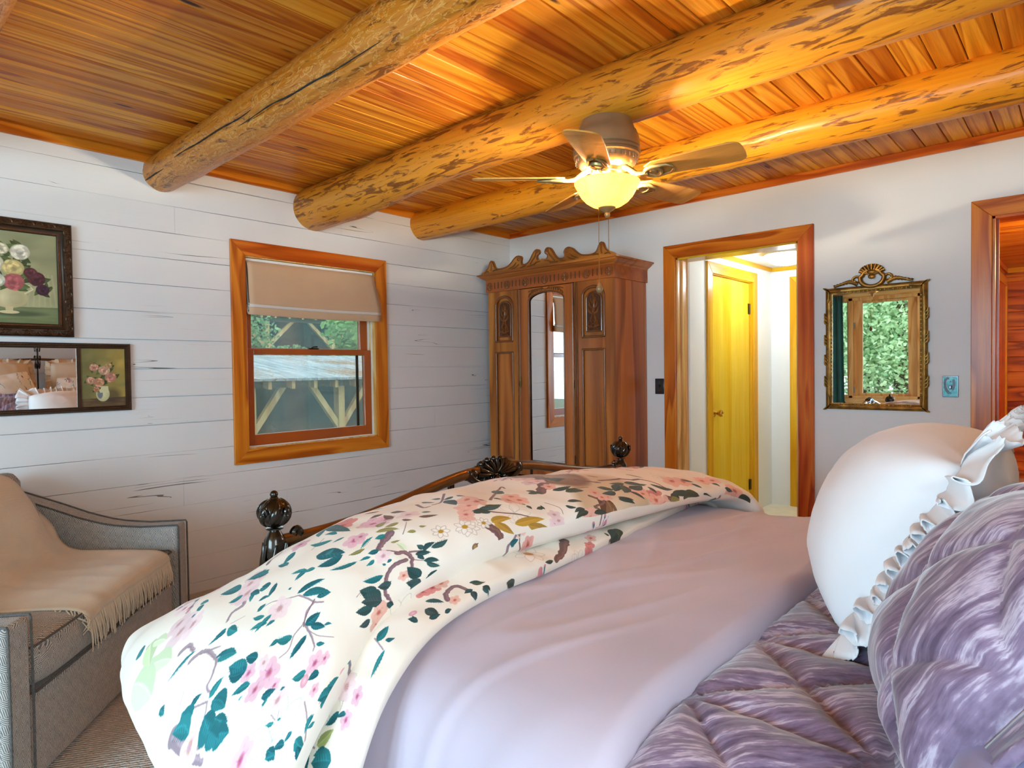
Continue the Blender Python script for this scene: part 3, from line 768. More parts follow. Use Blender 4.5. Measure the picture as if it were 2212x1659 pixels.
def side_panel(a, b, pa, pb):
    """fixed front section with an arched carved panel above and a plain panel below"""
    f = W(wr)
    z0, z1 = .44, 1.89
    f.box(a, FY, z0, pa, FY+.022, z1).box(pb, FY, z0, b, FY+.022, z1).box(pa, FY, z0, pb, FY+.022, .55).box(pa, FY, 1.405, pb, FY+.022, 1.485)
    A = arch((pa+pb)/2, (pb-pa)/2, 1.78, .075)
    for (xa, za), (xb, zb) in zip(A[:-1], A[1:]):
        f.prism([(xa, za), (xb, zb), (xb, z1), (xa, z1)], 'y', FY, FY+.022)
    o = f.build('front_section', M['ward'], wr, smooth=False)
    m = W(wr)
    m.box(pa, FY+.012, .55, pb, FY+.02, 1.405); m.box(pa, FY+.012, 1.485, pb, FY+.02, 1.86)
    m.build('panel', M['ward'], o, smooth=False)
    m = W(wr); N = (0, -1, 0)
    def ring(pts, w=.016, h=.008): m.relief([(x, FY-.001, z) for x, z in pts], N, w, h, 6)
    ring([(pa+.006, .556), (pa+.006, 1.40)]); ring([(pb-.006, .556), (pb-.006, 1.40)]); ring([(pa, .556), (pb, .556)]); ring([(pa, 1.40), (pb, 1.40)])
    ring([(pa+.006, 1.49)]+[(x, z-.004) for x, z in arch((pa+pb)/2, (pb-pa)/2-.006, 1.78, .07)]+[(pb-.006, 1.49)], .02, .009); ring([(pa, 1.49), (pb, 1.49)], .016, .01)
    ip = [(pa+.035, 1.53)]+arch((pa+pb)/2, (pb-pa)/2-.035, 1.755, .055)+[(pb-.035, 1.53)]
    m.relief([(x, FY+.010, z) for x, z in ip], N, .014, .008, 5); m.relief([(pa+.035, FY+.01, 1.53), (pb-.035, FY+.01, 1.53)], N, .014, .008, 5)
    m.build('moulding', M['ward_dark'], o)
    m = W(wr); hw = (pb-pa)/2-.043; cx = (pa+pb)/2
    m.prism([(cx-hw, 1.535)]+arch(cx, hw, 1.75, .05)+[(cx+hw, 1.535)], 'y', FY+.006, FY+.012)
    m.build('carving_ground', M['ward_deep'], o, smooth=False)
    m = W(wr)
    def lf(p, w=.016, h=.012): m.relief([(cx+x, FY+.006, z) for x, z in spline(p, 12)], N, lambda t: w*(.15+.85*sin(pi*min(1, t*.9+.08))), h, 6)
    lf([(0, 1.66), (.004, 1.72), (0, 1.795)], .022)
    for s in (1, -1):
        lf([(0, 1.72), (s*.016, 1.745), (s*.018, 1.775)]); lf([(0, 1.69), (s*.026, 1.705), (s*.035, 1.745)], .017); lf([(0, 1.65), (s*.03, 1.665), (s*.045, 1.70)], .02)
        lf([(0, 1.70), (s*.012, 1.64), (s*.032, 1.60), (s*.046, 1.56)], .013); lf([(s*.0, 1.64), (s*.02, 1.60), (-s*.01, 1.575)], .012)
        for k in range(4): lf([(0, 1.55), (s*(.012+.011*k), 1.575-.003*k), (s*(.010+.016*k), 1.605-.013*k)], .011)
        lf([(s*.01, 1.545), (s*.028, 1.552), (s*.036, 1.542), (s*.026, 1.538)], .010)
    m.build('carved_flower', M['ward_dark'], o)
side_panel(X0, .487, .232, .425); side_panel(1.03, X1, 1.093, 1.291)
for xx in (.475, 1.035, 1.05):
    f = W(wr); f.relief([(xx, FY-.001, .44), (xx, FY-.001, 1.89)], (0, -1, 0), .012, .008, 6); f.build('reeding', M['ward_dark'], wr)
# mirror door
dz0, dz1 = .44, 1.885; a, b = .492, 1.024; pa, pb = .588, .936
f = W(wr)
f.box(a, FY-.006, dz0, pa, FY+.02, dz1).box(pb, FY-.006, dz0, b, FY+.02, dz1).box(pa, FY-.006, dz0, pb, FY+.02, .552)
A = arch((pa+pb)/2, (pb-pa)/2, 1.785, .066)
for (xa, za), (xb, zb) in zip(A[:-1], A[1:]): f.prism([(xa, za), (xb, zb), (xb, dz1), (xa, dz1)], 'y', FY-.006, FY+.02)
do = f.build('door', M['ward'], wr, smooth=False)
f = W(wr); f.prism([(pa-.004, .548)]+[(x, z+.004) for x, z in arch((pa+pb)/2, (pb-pa)/2+.004, 1.785, .066)]+[(pb+.004, .548)], 'y', FY+.006, FY+.012)
f.build('mirror_glass', M['mirror'], do, smooth=False)
f = W(wr)
for q in ([(pa, .552), (pa, 1.785)], [(pb, .552), (pb, 1.785)], [(pa, .552), (pb, .552)]): f.relief([(x, FY-.006, z) for x, z in q], (0, -1, 0), .014, .007, 6)
f.relief([(x, FY-.006, z) for x, z in A], (0, -1, 0), .014, .007, 6)
f.relief([(a+.01, FY-.006, dz0), (a+.01, FY-.006, dz1)], (0, -1, 0), .01, .006, 5); f.relief([(b-.01, FY-.006, dz0), (b-.01, FY-.006, dz1)], (0, -1, 0), .01, .006, 5)
f.build('glass_moulding', M['ward_dark'], do)
f = W(wr)
for s in (1, -1):
    cx = (pa+pb)/2
    for k in range(7):
        x = cx+s*(.165-.021*k); z = 1.785+.066*sqrt(max(0, 1-((x-cx)/.174)**2))+.010
        f.relief([(q[0], FY-.006, q[1]) for q in spline([(x, z), (x-s*.004, z+.018), (x-s*.02, min(1.872, z+.036-.002*k))], 8)], (0, -1, 0), lambda t: .013*(.2+.8*sin(pi*min(1, t+.05))), .009, 6)
    f.relief([(q[0], FY-.006, q[1]) for q in spline([(cx+s*.17, 1.86), (cx+s*.12, 1.872), (cx+s*.05, 1.872), (cx, 1.865)], 12)], (0, -1, 0), .009, .006, 5)
f.build('spandrel_carving', M['ward_dark'], do)
f = W(wr); f.box(.497, FY-.009, 1.13, .513, FY-.005, 1.20); f.relief([(.505, FY-.008, 1.12), (.505, FY-.008, 1.21)], (0, -1, 0), lambda t: .022*(.5+.5*abs(sin(3*pi*t))), .006, 6); f.tube([(.505, FY-.018, 1.175), (.505, FY-.022, 1.15), (.505, FY-.018, 1.13)], .003, 6)
f.build('lock_plate', m_plain('old_brass', '#6d5327', .35, .9), do)
M['hinge'] = m_plain('old_brass2', '#5b4526', .4, .9)
for hz in (1.75, 1.15, .6):
    f = W(wr); f.tube([(b+.003, FY-.008, hz-.03), (b+.003, FY-.008, hz+.03)], .004, 6); f.build('hinge', M['hinge'], do)
# frieze with rosettes and flutes
f = W(wr); f.box(X0-.012, FY-.014, 1.89, X1+.012, -.004, 1.985); fr = f.build('frieze', M['ward_x'], wr, smooth=False, bevel=.002)
for k in range(7):
    rs_ = W(wr)
    cx = .185+k*.1917; cz = 1.9375; y = FY-.014
    rs_.tube([(cx+.03*cos(q), y-.001, cz+.03*sin(q)) for q in np.linspace(0, 2*pi, 25)], .004, 6)
    for j in range(8):
        q = j*pi/4; rs_.relief([(cx+r*cos(q), y, cz+r*sin(q)) for r in (.006, .014, .021, .026)], (0, -1, 0), lambda t: .011*(.25+.75*sin(pi*min(1, t*.8+.15))), .006, 5)
    rs_.ball((cx, y, cz), .006, 8); rs_.build('rosette', M['ward_dark'], fr)
    if k < 6:
        for j in range(3):
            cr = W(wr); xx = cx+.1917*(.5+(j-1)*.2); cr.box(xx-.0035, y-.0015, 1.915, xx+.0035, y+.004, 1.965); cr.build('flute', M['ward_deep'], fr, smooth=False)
# cornice
prof = [(0, 1.980), (.012, 1.983), (.016, 1.992), (.030, 2.000), (.046, 2.012), (.052, 2.020), (.064, 2.024), (.066, 2.034), (.0, 2.036)]
f = W(wr)
def ring_at(o, z): return [(X0-o, 0-.002, z), (X0-o, FY-o, z), (X1+o, FY-o, z), (X1+o, 0-.002, z)]
v = []; fc = []
for o, z in prof: v += ring_at(o, z)
for i in range(len(prof)-1):
    for j in range(3): fc.append((i*4+j, i*4+j+1, i*4+4+j+1, i*4+4+j))
fc.append(tuple((len(prof)-1)*4+j for j in range(4)))
f.add(v, fc); f.build('cornice', M['ward_x'], wr, smooth=False)
# scrolled crest
half = [(0, 2.092), (-.03, 2.088), (-.05, 2.10), (-.052, 2.122), (-.04, 2.13), (-.028, 2.140), (-.03, 2.158), (-.045, 2.170), (-.068, 2.168), (-.09, 2.150), (-.115, 2.112), (-.14, 2.086), (-.17, 2.076), (-.205, 2.078), (-.212, 2.10), (-.206, 2.125), (-.222, 2.142), (-.25, 2.147), (-.282, 2.134), (-.315, 2.105), (-.35, 2.083), (-.40, 2.072), (-.455, 2.072), (-.49, 2.085), (-.505, 2.115), (-.518, 2.137), (-.535, 2.143), (-.55, 2.13), (-.562, 2.10), (-.59, 2.075), (-.63, 2.058), (-.655, 2.034)]
cx = .758; hp = spline(half, 80)
prof = [(cx+x, z) for x, z in hp] + [(cx-x, z) for x, z in hp[::-1]]
top = [(cx+x, z) for x, z in hp[::-1]] + [(cx-x, z) for x, z in hp[1:]]
f = W(wr)
L = [(cx+x, max(z, 2.036)) for x, z in hp[::-1]]; Rr_ = [(2*cx-x, z) for x, z in L[::-1]]
full = L+Rr_[1:]
f.prism(full, 'y', FY-.035, FY-.012)
cst = f.build('crest', M['ward_x'], wr, ang=50)
f = W(wr); y = FY-.035
for s in (1, -1):
    def lf(p, w=.012, h=.007): f.relief([(cx+s*q[0], y, q[1]) for q in spline(p, 22)], (0, -1, 0), lambda t: w*(.3+.7*sin(pi*min(1, .1+t*.85))), h, 6)
    f.relief([(cx+s*q[0], y, q[1]-.008) for q in hp[4:76:2]], (0, -1, 0), .010, .006, 5)
    for (sx, sz, r0) in ((-.232, 2.118, .02), (-.05, 2.148, .014)):
        f.relief([(cx+s*(sx+(r0*(1-t*.85))*cos(1+t*9)), y, sz+(r0*(1-t*.85))*sin(1+t*9)) for t in np.linspace(0, 1, 26)], (0, -1, 0), .008, .007, 5)
    lf([(-.12, 2.06), (-.10, 2.085), (-.07, 2.115), (-.06, 2.14)]); lf([(-.15, 2.052), (-.10, 2.056), (-.05, 2.07)]); lf([(-.08, 2.05), (-.06, 2.07), (-.02, 2.075)])
    lf([(-.34, 2.055), (-.29, 2.07), (-.26, 2.095)]); lf([(-.31, 2.05), (-.27, 2.058), (-.23, 2.08)]); lf([(-.22, 2.05), (-.19, 2.055), (-.16, 2.06)])
    lf([(-.535, 2.06), (-.53, 2.09), (-.532, 2.125)]); lf([(-.515, 2.055), (-.49, 2.062), (-.46, 2.058)]); lf([(-.56, 2.055), (-.585, 2.06), (-.61, 2.048)])
f.build('crest_carving', M['ward_dark'], cst)

# ------------------------------------------------------------------ ceiling fan
FX, FYc = 2.395, -2.055
M['fan_body'] = m_plain('antique_white_metal', '#8d7858', .4, .35, var=.12, scale=6)
M['blade'] = m_wood('fan_blade_maple', '#bc8434', '#d49a44', '#e0aa58', 'x', 1.2, 3, .4, 16, .2, .03)
M['bracket'] = m_plain('antique_brass_bracket', '#a8905e', .35, .6)
fan = thing('ceiling_fan', 'five-blade ceiling fan with a lit amber glass bowl under the middle log beam', 'ceiling fan', (FX, FYc, 2.0))
MB().lathe([(.088, .235), (.098, .232), (.104, .215), (.112, .19), (.118, .185), (.126, .165), (.130, .14), (.130, .122), (.126, .119), (.131, .114), (.131, .106), (.126, .103), (.130, .098), (.130, .092), (.122, .088), (.118, .070), (.105, .055), (.088, .048), (.06, .046), (.06, .03), (0, .03)], n=40).build('motor_housing', M['fan_body'], fan, ang=50)
vb = MB()
for k in range(36):
    q = k*2*pi/36; vb.relief([((.121-.00*r)*cos(q), .121*sin(q), z) for r, z in ((0, .069), (0, .083))], (cos(q), sin(q), -.25), .006, .004, 4)
vb.build('vent_ribs', M['fan_body'], fan)
MB().lathe([(.052, .05), (.052, .008), (.056, .004), (.056, -.004), (.04, -.006), (0, -.006)], n=28).build('switch_housing', M['fan_body'], fan, ang=50)
for k in range(5):
    an = radians(-137.3+72*k)
    R_ = Matrix.Rotation(an, 4, 'Z') @ Matrix.Rotation(radians(-13), 4, 'X')
    Rz = Matrix.Rotation(an, 4, 'Z')
    n = 22; outl = []
    def hw(x):
        w = .050+.014*sstep(.17, .45, x)
        if x > .495: w *= sqrt(max(0, 1-((x-.495)/.036)**2))**.55 if x < .531 else 0
        if x < .20: w *= .55+.45*sstep(.165, .20, x)
        return w
    xs = list(np.linspace(.168, .49, 10))+list(np.linspace(.497, .5309, 10))
    pl = [(x, -hw(x)) for x in xs]+[(x, hw(x)) for x in xs[::-1]]
    b = MB(Matrix.Translation((0, 0, .012)) @ R_); b.prism(pl, 'z', -.003, .003)
    bl = b.build('blade', M['blade'], fan, smooth=False, bevel=.0015)
    ir = MB(Rz)
    ir.tube([(.07, 0, .045), (.095, 0, .030), (.125, 0, .006), (.15, 0, .0), (.175, 0, .0)], [.012, .011, .010, .010, .010], 10)
    ir.M = Matrix.Translation((0, 0, .005)) @ R_
    ir.lathe([(.0, -.008), (.012, -.009), (.016, -.004), (.022, -.004), (.030, -.012), (.036, -.010), (.038, -.002), (.034, .003), (0, .003)], c=(.195, 0, 0), n=24)
    for dy in (-1, 1): ir.tube([(.16, dy*.004, -.002), (.20, dy*.036, -.004), (.255, dy*.028, -.003), (.275, dy*.006, -.003)], [.007, .007, .006, .004], 8)
    ir.build('blade_iron', M['bracket'], bl, ang=50)
# glass bowl: alabaster-amber glass lit from inside
t = NT('amber_glass_bowl'); v = t.coords()
cn = t.ramp(t.noise(v, 9, 3, .5, 1.2), [(.3, lin('#e7b260')), (.7, lin('#f4cf8c'))])
tr = t.n('MixShader', {0: .55, 1: t.n('BsdfDiffuse', {'Color': cn}).outputs[0], 2: t.n('BsdfTranslucent', {'Color': cn}).outputs[0]})
gl = t.n('MixShader', {0: .06, 1: tr.outputs[0], 2: t.n('BsdfGlossy', {'Roughness': .08}).outputs[0]})
ad = t.n('AddShader', {0: gl.outputs[0], 1: t.n('Emission', {'Color': (1, .60, .20, 1), 'Strength': .45}).outputs[0]})
t.t.links.new(ad.outputs[0], t.out.inputs[0]); M['bowl'] = t.m
MB().lathe([(.126, -.004), (.129, -.007), (.127, -.014), (.119, -.028), (.112, -.042), (.102, -.060), (.084, -.080), (.060, -.096), (.034, -.104), (.016, -.106), (.014, -.103), (.034, -.100), (.058, -.092), (.080, -.077), (.098, -.058), (.108, -.041), (.115, -.028), (.122, -.014), (.126, -.004)], n=48).build('glass_bowl', M['bowl'], fan, ang=60)
MB().lathe([(.0, -.098), (.034, -.101), (.034, -.106), (.028, -.112), (.014, -.120), (.010, -.126), (.012, -.132), (.009, -.140), (.004, -.144), (0, -.145)], n=24).build('finial', M['bracket'], fan)
MB().tube([(0, 0, -.006), (0, 0, -.11)], .005, 8).build('center_rod', M['bracket'], fan)
def chain(x, y, z0, z1, nm, pull):
    m = MB(); n = int((z0-z1)/.0055); m.tube([(x, y, z0), (x, y, z1)], .0011, 5)
    for i in range(n): m.ball((x, y, z0-(i+.5)*(z0-z1)/n), .0021, 6)
    o = m.build(nm, M['brass'], fan)
    if pull: MB().lathe([(.002, .01), (.006, .004), (.012, -.008), (.014, -.018), (.010, -.028), (.004, -.032), (0, -.033)], c=(x, y, z1-.004), n=16).build('pull_knob', m_plain('brown_ceramic', '#7d6748', .25), o)
chain(-.02, -.03, -.10, -.405, 'pull_chain', True)
chain(.006, .0, -.14, -.275, 'pull_chain', False)

# ------------------------------------------------------------------ pictures on the left wall
M['dkframe'] = m_plain('dark_bronze_frame', '#3a2412', .42, .35, var=.3, scale=22)
M['dkframe2'] = m_plain('gilt_brown', '#4e3118', .4, .4, var=.35, scale=30)
def still_life(w, h, kind):
    rs = random.Random(5+kind); cv = Canvas(w, h, H('#9a9a72') if kind == 0 else H('#86804f'))
    for k in range(160):
        c = (rs.uniform(0, w), rs.uniform(0, h)); f_ = c[1]/h
        base = np.array(H('#8e9270'))*(1-f_)+np.array(H('#b0ae86'))*f_ if kind == 0 else np.array(H('#6d6a48'))*(1-c[0]/w)+np.array(H('#b39a50'))*(c[0]/w)
        cv.blob(c, rs.uniform(.08, .25)*w, rs.uniform(.03, .1)*h, rs.uniform(-.8, .2), base*rs.uniform(.85, 1.12), .35, .8)
    ty = .83*h if kind == 0 else .86*h
    cv.poly([(0, ty), (w, ty-.02*h), (w, h), (0, h)], H('#6f7c54') if kind == 0 else H('#5a4a36'))
    for k in range(40): cv.blob((rs.uniform(0, w), rs.uniform(ty, h)), .12*w, .012*h, 0, H('#7f8a62') if kind == 0 else H('#6f5c42'), .4, .8)
    if kind == 0:
        for k in range(9): cv.line([(w*(.62+.04*k), h*.45), (w*(.5+.06*k), h*.8)], w*.02, H('#c9c49a'), .25)
        vx, vy = .5*w, .72*h
        cv.blob((vx+.09*w, vy+.17*h), .26*w, .03*h, 0, H('#3f4a34'), .6, .7)
        cv.poly([(vx-.06*w, vy-.12*h), (vx+.06*w, vy-.12*h), (vx+.05*w, vy-.06*h), (vx-.05*w, vy-.06*h)], H('#d9cfa4'))
        cv.blob((vx, vy), .19*w, .115*h, 0, H('#c5b98b'), 1, .08, H('#efe5bd')); cv.blob((vx+.07*w, vy+.01*h), .1*w, .09*h, 0, H('#8f8c66'), .45, .8)
        cv.poly([(vx-.04*w, vy+.1*h), (vx+.04*w, vy+.1*h), (vx+.035*w, vy+.15*h), (vx-.035*w, vy+.15*h)], H('#cdbf92')); cv.blob((vx, vy+.158*h), .1*w, .018*h, 0, H('#d6c99c'), 1, .1)
        for s in (1, -1): cv.line([(vx+s*.16*w, vy-.05*h), (vx+s*.24*w, vy-.10*h), (vx+s*.20*w, vy-.14*h), (vx+s*.12*w, vy-.10*h)], [8, 7, 6, 6], H('#d8cda2'))
        spots = [(.62, .22, .1, '#f0ead2', 0), (.34, .36, .12, '#efe7c8', 0), (.55, .40, .11, '#ecd893', 0), (.55, .55, .105, '#c96f72', 1), (.22, .25, .1, '#b34b44', 1), (.2, .47, .09, '#96404a', 1), (.38, .54, .09, '#dfe0c8', 0), (.78, .5, .09, '#5d2f38', 1), (.84, .62, .07, '#4b2a3c', 1), (.12, .62, .08, '#a06a70', 1), (.44, .2, .07, '#e9e2c2', 0), (.72, .44, .07, '#6b3a40', 1)]
    else:
        vx, vy = .48*w, .78*h
        cv.blob((vx+.2*w, vy+.04*h), .2*w, .13*h, 0, H('#463a33'), .6, .7)
        cv.blob((vx, vy), .15*w, .13*h, 0, H('#b9b98c'), 1, .08, H('#dcd9b0'))
        cv.blob((vx-.06*w, vy), .06*w, .08*h, 0, H('#4d5a7c'), .7, .3); cv.poly([(vx-.12*w, vy-.13*h), (vx+.12*w, vy-.13*h), (vx+.13*w, vy-.02*h), (vx-.13*w, vy-.02*h)], H('#cfcda2'))
        spots = [(.3, .33, .1, '#d8a088', 0), (.52, .38, .13, '#e3b496', 0), (.66, .5, .13, '#d99a84', 1), (.4, .58, .12, '#dc9f7c', 1), (.22, .55, .1, '#d8a286', 0), (.34, .7, .07, '#c98c70', 0), (.62, .3, .08, '#caa878', 0)]
    for x, y, r, c_, d_ in spots:
        for k in range(5): q = rs.uniform(0, 6.28); cv.leaf((x*w, y*h), (x*w+cos(q)*r*1.7*w, y*h+sin(q)*r*1.6*w), .5, np.array(H('#4d5a34'))*rs.uniform(.7, 1.2))
    for x, y, r, c_, d_ in spots:
        b_ = np.array(H(c_)); R0 = r*w
        cv.blob((x*w, y*h), R0, R0*.95, 0, b_*.8, 1, .12)
        for k in range(26):
            q = rs.uniform(0, 6.28); rr = R0*sqrt(rs.random())*.9
            cv.blob((x*w+cos(q)*rr, y*h+sin(q)*rr), R0*.26, R0*.15, q+1.57, np.clip(b_*rs.uniform(.72, 1.22), 0, 1), .7, .5)
        cv.blob((x*w, y*h+R0*.1), R0*.3, R0*.22, 0, b_*.6, .55, .7)
    return cv.image('still_life_print')

def frame_rect(mb, x, ya, yb, za, zb, prof):
    """moulding swept round a rectangle on the left wall; prof [(offset from outer edge inward, height)]"""
    v = []; f = []; n = len(prof)
    for (sy, sz) in ((ya, za), (yb, za), (yb, zb), (ya, zb)):
        dy = 1 if sy == ya else -1; dz = 1 if sz == za else -1
        for o, hgt in prof: v.append((x+hgt, sy+dy*o, sz+dz*o))
    for k in range(4):
        for i in range(n-1):
            a = k*n+i; b = ((k+1) % 4)*n+i; f.append((a, b, b+1, a+1))
    mb.add(v, f)

def carved(mb, x, ya, yb, za, zb, off, size, n_y, n_z, seed):
    rs = random.Random(seed)
    def scroll(cy, cz, ty, tz, s):
        pts = []
        for t in np.linspace(0, 1, 16):
            r = size*(1-.8*t); q = 5.2*t*s; e = (cos(q)*r, sin(q)*r)
            pts.append((x, cy+ty*e[0]+tz*e[1]*1, cz+tz*e[0]-ty*e[1]))
        mb.relief(pts, (1, 0, 0), lambda t: size*.55*(1-.5*t), size*.38, 5)
        for k in (-1, 0, 1):
            a = rs.uniform(-.3, .3)+k*.8
            p0 = (x, cy-ty*size*.4, cz-tz*size*.4); p1 = (x, p0[1]-ty*size*1.1*cos(a)-tz*size*1.0*sin(a), p0[2]-tz*size*1.1*cos(a)+ty*size*1.0*sin(a))
            mb.relief([p0, tuple((np.array(p0)+np.array(p1))/2+np.array([0, .002, .002])), p1], (1, 0, 0), lambda t: size*.42*(.3+.7*sin(pi*min(1, t+.1))), size*.3, 5)
    for k in range(n_y):
        cy = ya+off+(yb-ya-2*off)*(k+.5)/n_y
        scroll(cy, za+off, 1 if k % 2 else -1, 0, 1 if k % 2 else -1); scroll(cy, zb-off, 1 if k % 2 else -1, 0, -1 if k % 2 else 1)
    for k in range(n_z):
        cz = za+off+(zb-za-2*off)*(k+.5)/n_z
        scroll(ya+off, cz, 0, 1 if k % 2 else -1, 1); scroll(yb-off, cz, 0, 1 if k % 2 else -1, -1)

def uvquad(root, x, ya, yb, za, zb, mat, nm):
    m = MB(); m.add([Vector((x, ya, za))-root.location, Vector((x, yb, za))-root.location, Vector((x, yb, zb))-root.location, Vector((x, ya, zb))-root.location,
                     Vector((x-.004, ya, za))-root.location, Vector((x-.004, yb, za))-root.location, Vector((x-.004, yb, zb))-root.location, Vector((x-.004, ya, zb))-root.location],
                    [(0, 1, 2, 3), (4, 7, 6, 5), (0, 4, 5, 1), (1, 5, 6, 2), (2, 6, 7, 3), (3, 7, 4, 0)])
    m.uv = [(0, 0), (1, 0), (1, 1), (0, 1)]*2
    return m.build(nm, mat, root, smooth=False)

PA = (-3.80, -3.29, 1.455, 2.014)
pr = thing('framed_painting', 'flower still life in an ornate dark carved frame, high on the left wall', 'painting', (0, -3.545, 1.735))
m = W(pr); frame_rect(m, .0, *PA, [(0, 0), (0, .026), (.008, .034), (.02, .036), (.034, .034), (.04, .020), (.048, .016), (.050, .022), (.058, .020), (.062, .014), (.062, .002)])
fo = m.build('frame', M['dkframe'], pr, ang=50)
m = W(pr); carved(m, .033, *PA, .022, .017, 11, 12, 3); m.build('frame_carving', M['dkframe2'], fo)
m = W(pr)
for k in range(150):
    pass
nb = 64
for k in range(nb):
    t_ = (k+.5)/nb
    for (ya, za, yb, zb) in ((PA[0]+.054, PA[2]+.054, PA[1]-.054, PA[2]+.054), (PA[0]+.054, PA[3]-.054, PA[1]-.054, PA[3]-.054), (PA[0]+.054, PA[2]+.054, PA[0]+.054, PA[3]-.054), (PA[1]-.054, PA[2]+.054, PA[1]-.054, PA[3]-.054)):
        y_, z_ = ya+(yb-ya)*t_, za+(zb-za)*t_; hy = abs(yb-ya) > abs(zb-za)
        d_ = (.0, .004, .003) if hy else (.0, .003, .004)
        m.relief([(.021, y_-d_[1], z_-d_[2]), (.021, y_+d_[1], z_+d_[2])], (1, 0, 0), .005, .003, 4)
m.build('rope_edge', m_plain('rope_gilt', '#6d3f1c', .4, .4, var=.3, scale=30), fo)
uvquad(pr, .008, PA[0]+.06, PA[1]-.06, PA[2]+.06, PA[3]-.06, m_image('painting_canvas', still_life(420, 470, 0), .45), 'canvas')

FA = (-3.836, -3.036, 1.074, 1.426)
p2 = thing('framed_mirror', 'long narrow dark wood mirror with a rose print set into its right end', 'mirror', (0, -3.436, 1.25))
m = W(p2); pf = [(0, 0), (0, .016), (.005, .022), (.011, .022), (.014, .017), (.020, .017), (.023, .012), (.027, .012), (.027, .001)]
frame_rect(m, 0, *FA, pf); m.box(0, -3.281, FA[2]+.02, .013, -3.263, FA[3]-.02); fo = m.build('frame', M['dkframe'], p2, ang=50)
m = W(p2)
for k in range(60):
    y_ = FA[0]+.01+(FA[1]-FA[0]-.02)*(k+.5)/60
    for z_ in (FA[2]+.0085, FA[3]-.0085): m.relief([(.021, y_-.004, z_-.002), (.021, y_+.004, z_+.002)], (1, 0, 0), .005, .003, 4)
for k in range(26):
    z_ = FA[2]+.01+(FA[3]-FA[2]-.02)*(k+.5)/26
    for y_ in (FA[0]+.0085, FA[1]-.0085): m.relief([(.021, y_-.002, z_-.004), (.021, y_+.002, z_+.004)], (1, 0, 0), .005, .003, 4)
m.build('beading', M['dkframe2'], fo)
m = W(p2); m.box(.002, FA[0]+.024, FA[2]+.024, .008, -3.278, FA[3]-.024); m.build('mirror_glass', M['mirror'], p2, smooth=False)
uvquad(p2, .008, -3.266, FA[1]-.024, FA[2]+.024, FA[3]-.024, m_image('rose_print', still_life(260, 400, 1), .3), 'rose_print')

# ------------------------------------------------------------------ gilt mirror on the back wall
M['gilt'] = m_plain('old_gilt', '#8c6424', .38, .6, var=.5, scale=26)
gm = thing('gilt_mirror', 'old gilt mirror with a pierced shell crest, on the white wall between the two doorways', 'mirror', (2.873, 0, 1.36))
GA = (2.609, 3.138, .997, 1.727)
m = W(gm); v = []; f = []; pf = [(0, 0), (0, .012), (.006, .02), (.014, .024), (.024, .02), (.030, .014), (.038, .012), (.038, .002)]; n = len(pf)
for (sx, sz) in ((GA[0], GA[2]), (GA[1], GA[2]), (GA[1], GA[3]), (GA[0], GA[3])):
    dx = 1 if sx == GA[0] else -1; dz = 1 if sz == GA[2] else -1
    for o, hgt in pf: v.append((sx+dx*o, -hgt, sz+dz*o))
for k in range(4):
    for i in range(n-1):
        a = k*n+i; b = ((k+1) % 4)*n+i; f.append((a, b, b+1, a+1))
m.add(v, f); fo = m.build('frame', M['gilt'], gm, ang=50)
m = W(gm); rs = random.Random(4); N = (0, -1, 0)
def lf(p, w, h=.008, nn=12): m.relief([(q[0], -.020, q[1]) for q in spline(p, nn)], N, lambda t: w*(.3+.7*sin(pi*min(1, .08+t*.9))), h, 6)
for (sx, sz, ux, uz) in ((GA[0], GA[2], 1, 1), (GA[1], GA[2], -1, 1), (GA[1], GA[3], -1, -1), (GA[0], GA[3], 1, -1)):
    for k in range(5): lf([(sx+ux*.02, sz+uz*.02), (sx+ux*(.02+.03*cos(k*.4)), sz+uz*(.02+.03*sin(k*.4))), (sx+ux*(.018+.07*cos(k*.4)), sz+uz*(.018+.07*sin(k*.4)))] if k in (0, 4) else [(sx+ux*.03, sz+uz*.03), (sx+ux*.015, sz+uz*.012), (sx-ux*.004*k, sz-uz*.003)], .016)
for k in range(26):
    z_ = GA[2]+.08+(GA[3]-GA[2]-.16)*k/25
    for x_ in (GA[0]+.031, GA[1]-.031): m.ball((x_, -.014, z_), .006, 6)
for k in range(18):
    x_ = GA[0]+.08+(GA[1]-GA[0]-.16)*k/17
    for z_ in (GA[2]+.031, GA[3]-.031): m.ball((x_, -.014, z_), .006, 6)
for z_ in (1.15, 1.28, 1.40, 1.53):
    for x_, s in ((GA[0]+.012, -1), (GA[1]-.012, 1)):
        for k in range(3): lf([(x_, z_-.02+.02*k), (x_+s*.012, z_-.01+.02*k), (x_+s*.016, z_+.008+.02*k)], .014)
m.build('frame_carving', M['gilt'], fo)
m = W(gm); cx = 2.862; z0 = GA[3]
th = np.linspace(-.55*pi/1, 1.55*pi, 30)
loop = [(cx+.062*cos(q)*(1.0 if sin(q) < .2 else .86), -.016, z0+.042+.05*sin(q)) for q in np.linspace(pi*.62-2*pi, pi*.38, 34)]
m.relief(loop, N, .026, .016, 6)
for k in range(9):
    q = pi*(.08+.84*k/8); m.relief([(cx+.012*cos(q), -.018, z0+.058+.012*sin(q)), (cx+.045*cos(q), -.02, z0+.068+.028*sin(q)), (cx+.068*cos(q), -.018, z0+.074+.048*sin(q))], N, lambda t: .02*(.5+.5*t), .012, 6)
m.ball((cx, -.024, z0+.075), .02, 12, (1.3, .6, .8)); m.ball((cx, -.024, z0+.048), .014, 10, (1.4, .6, 1))
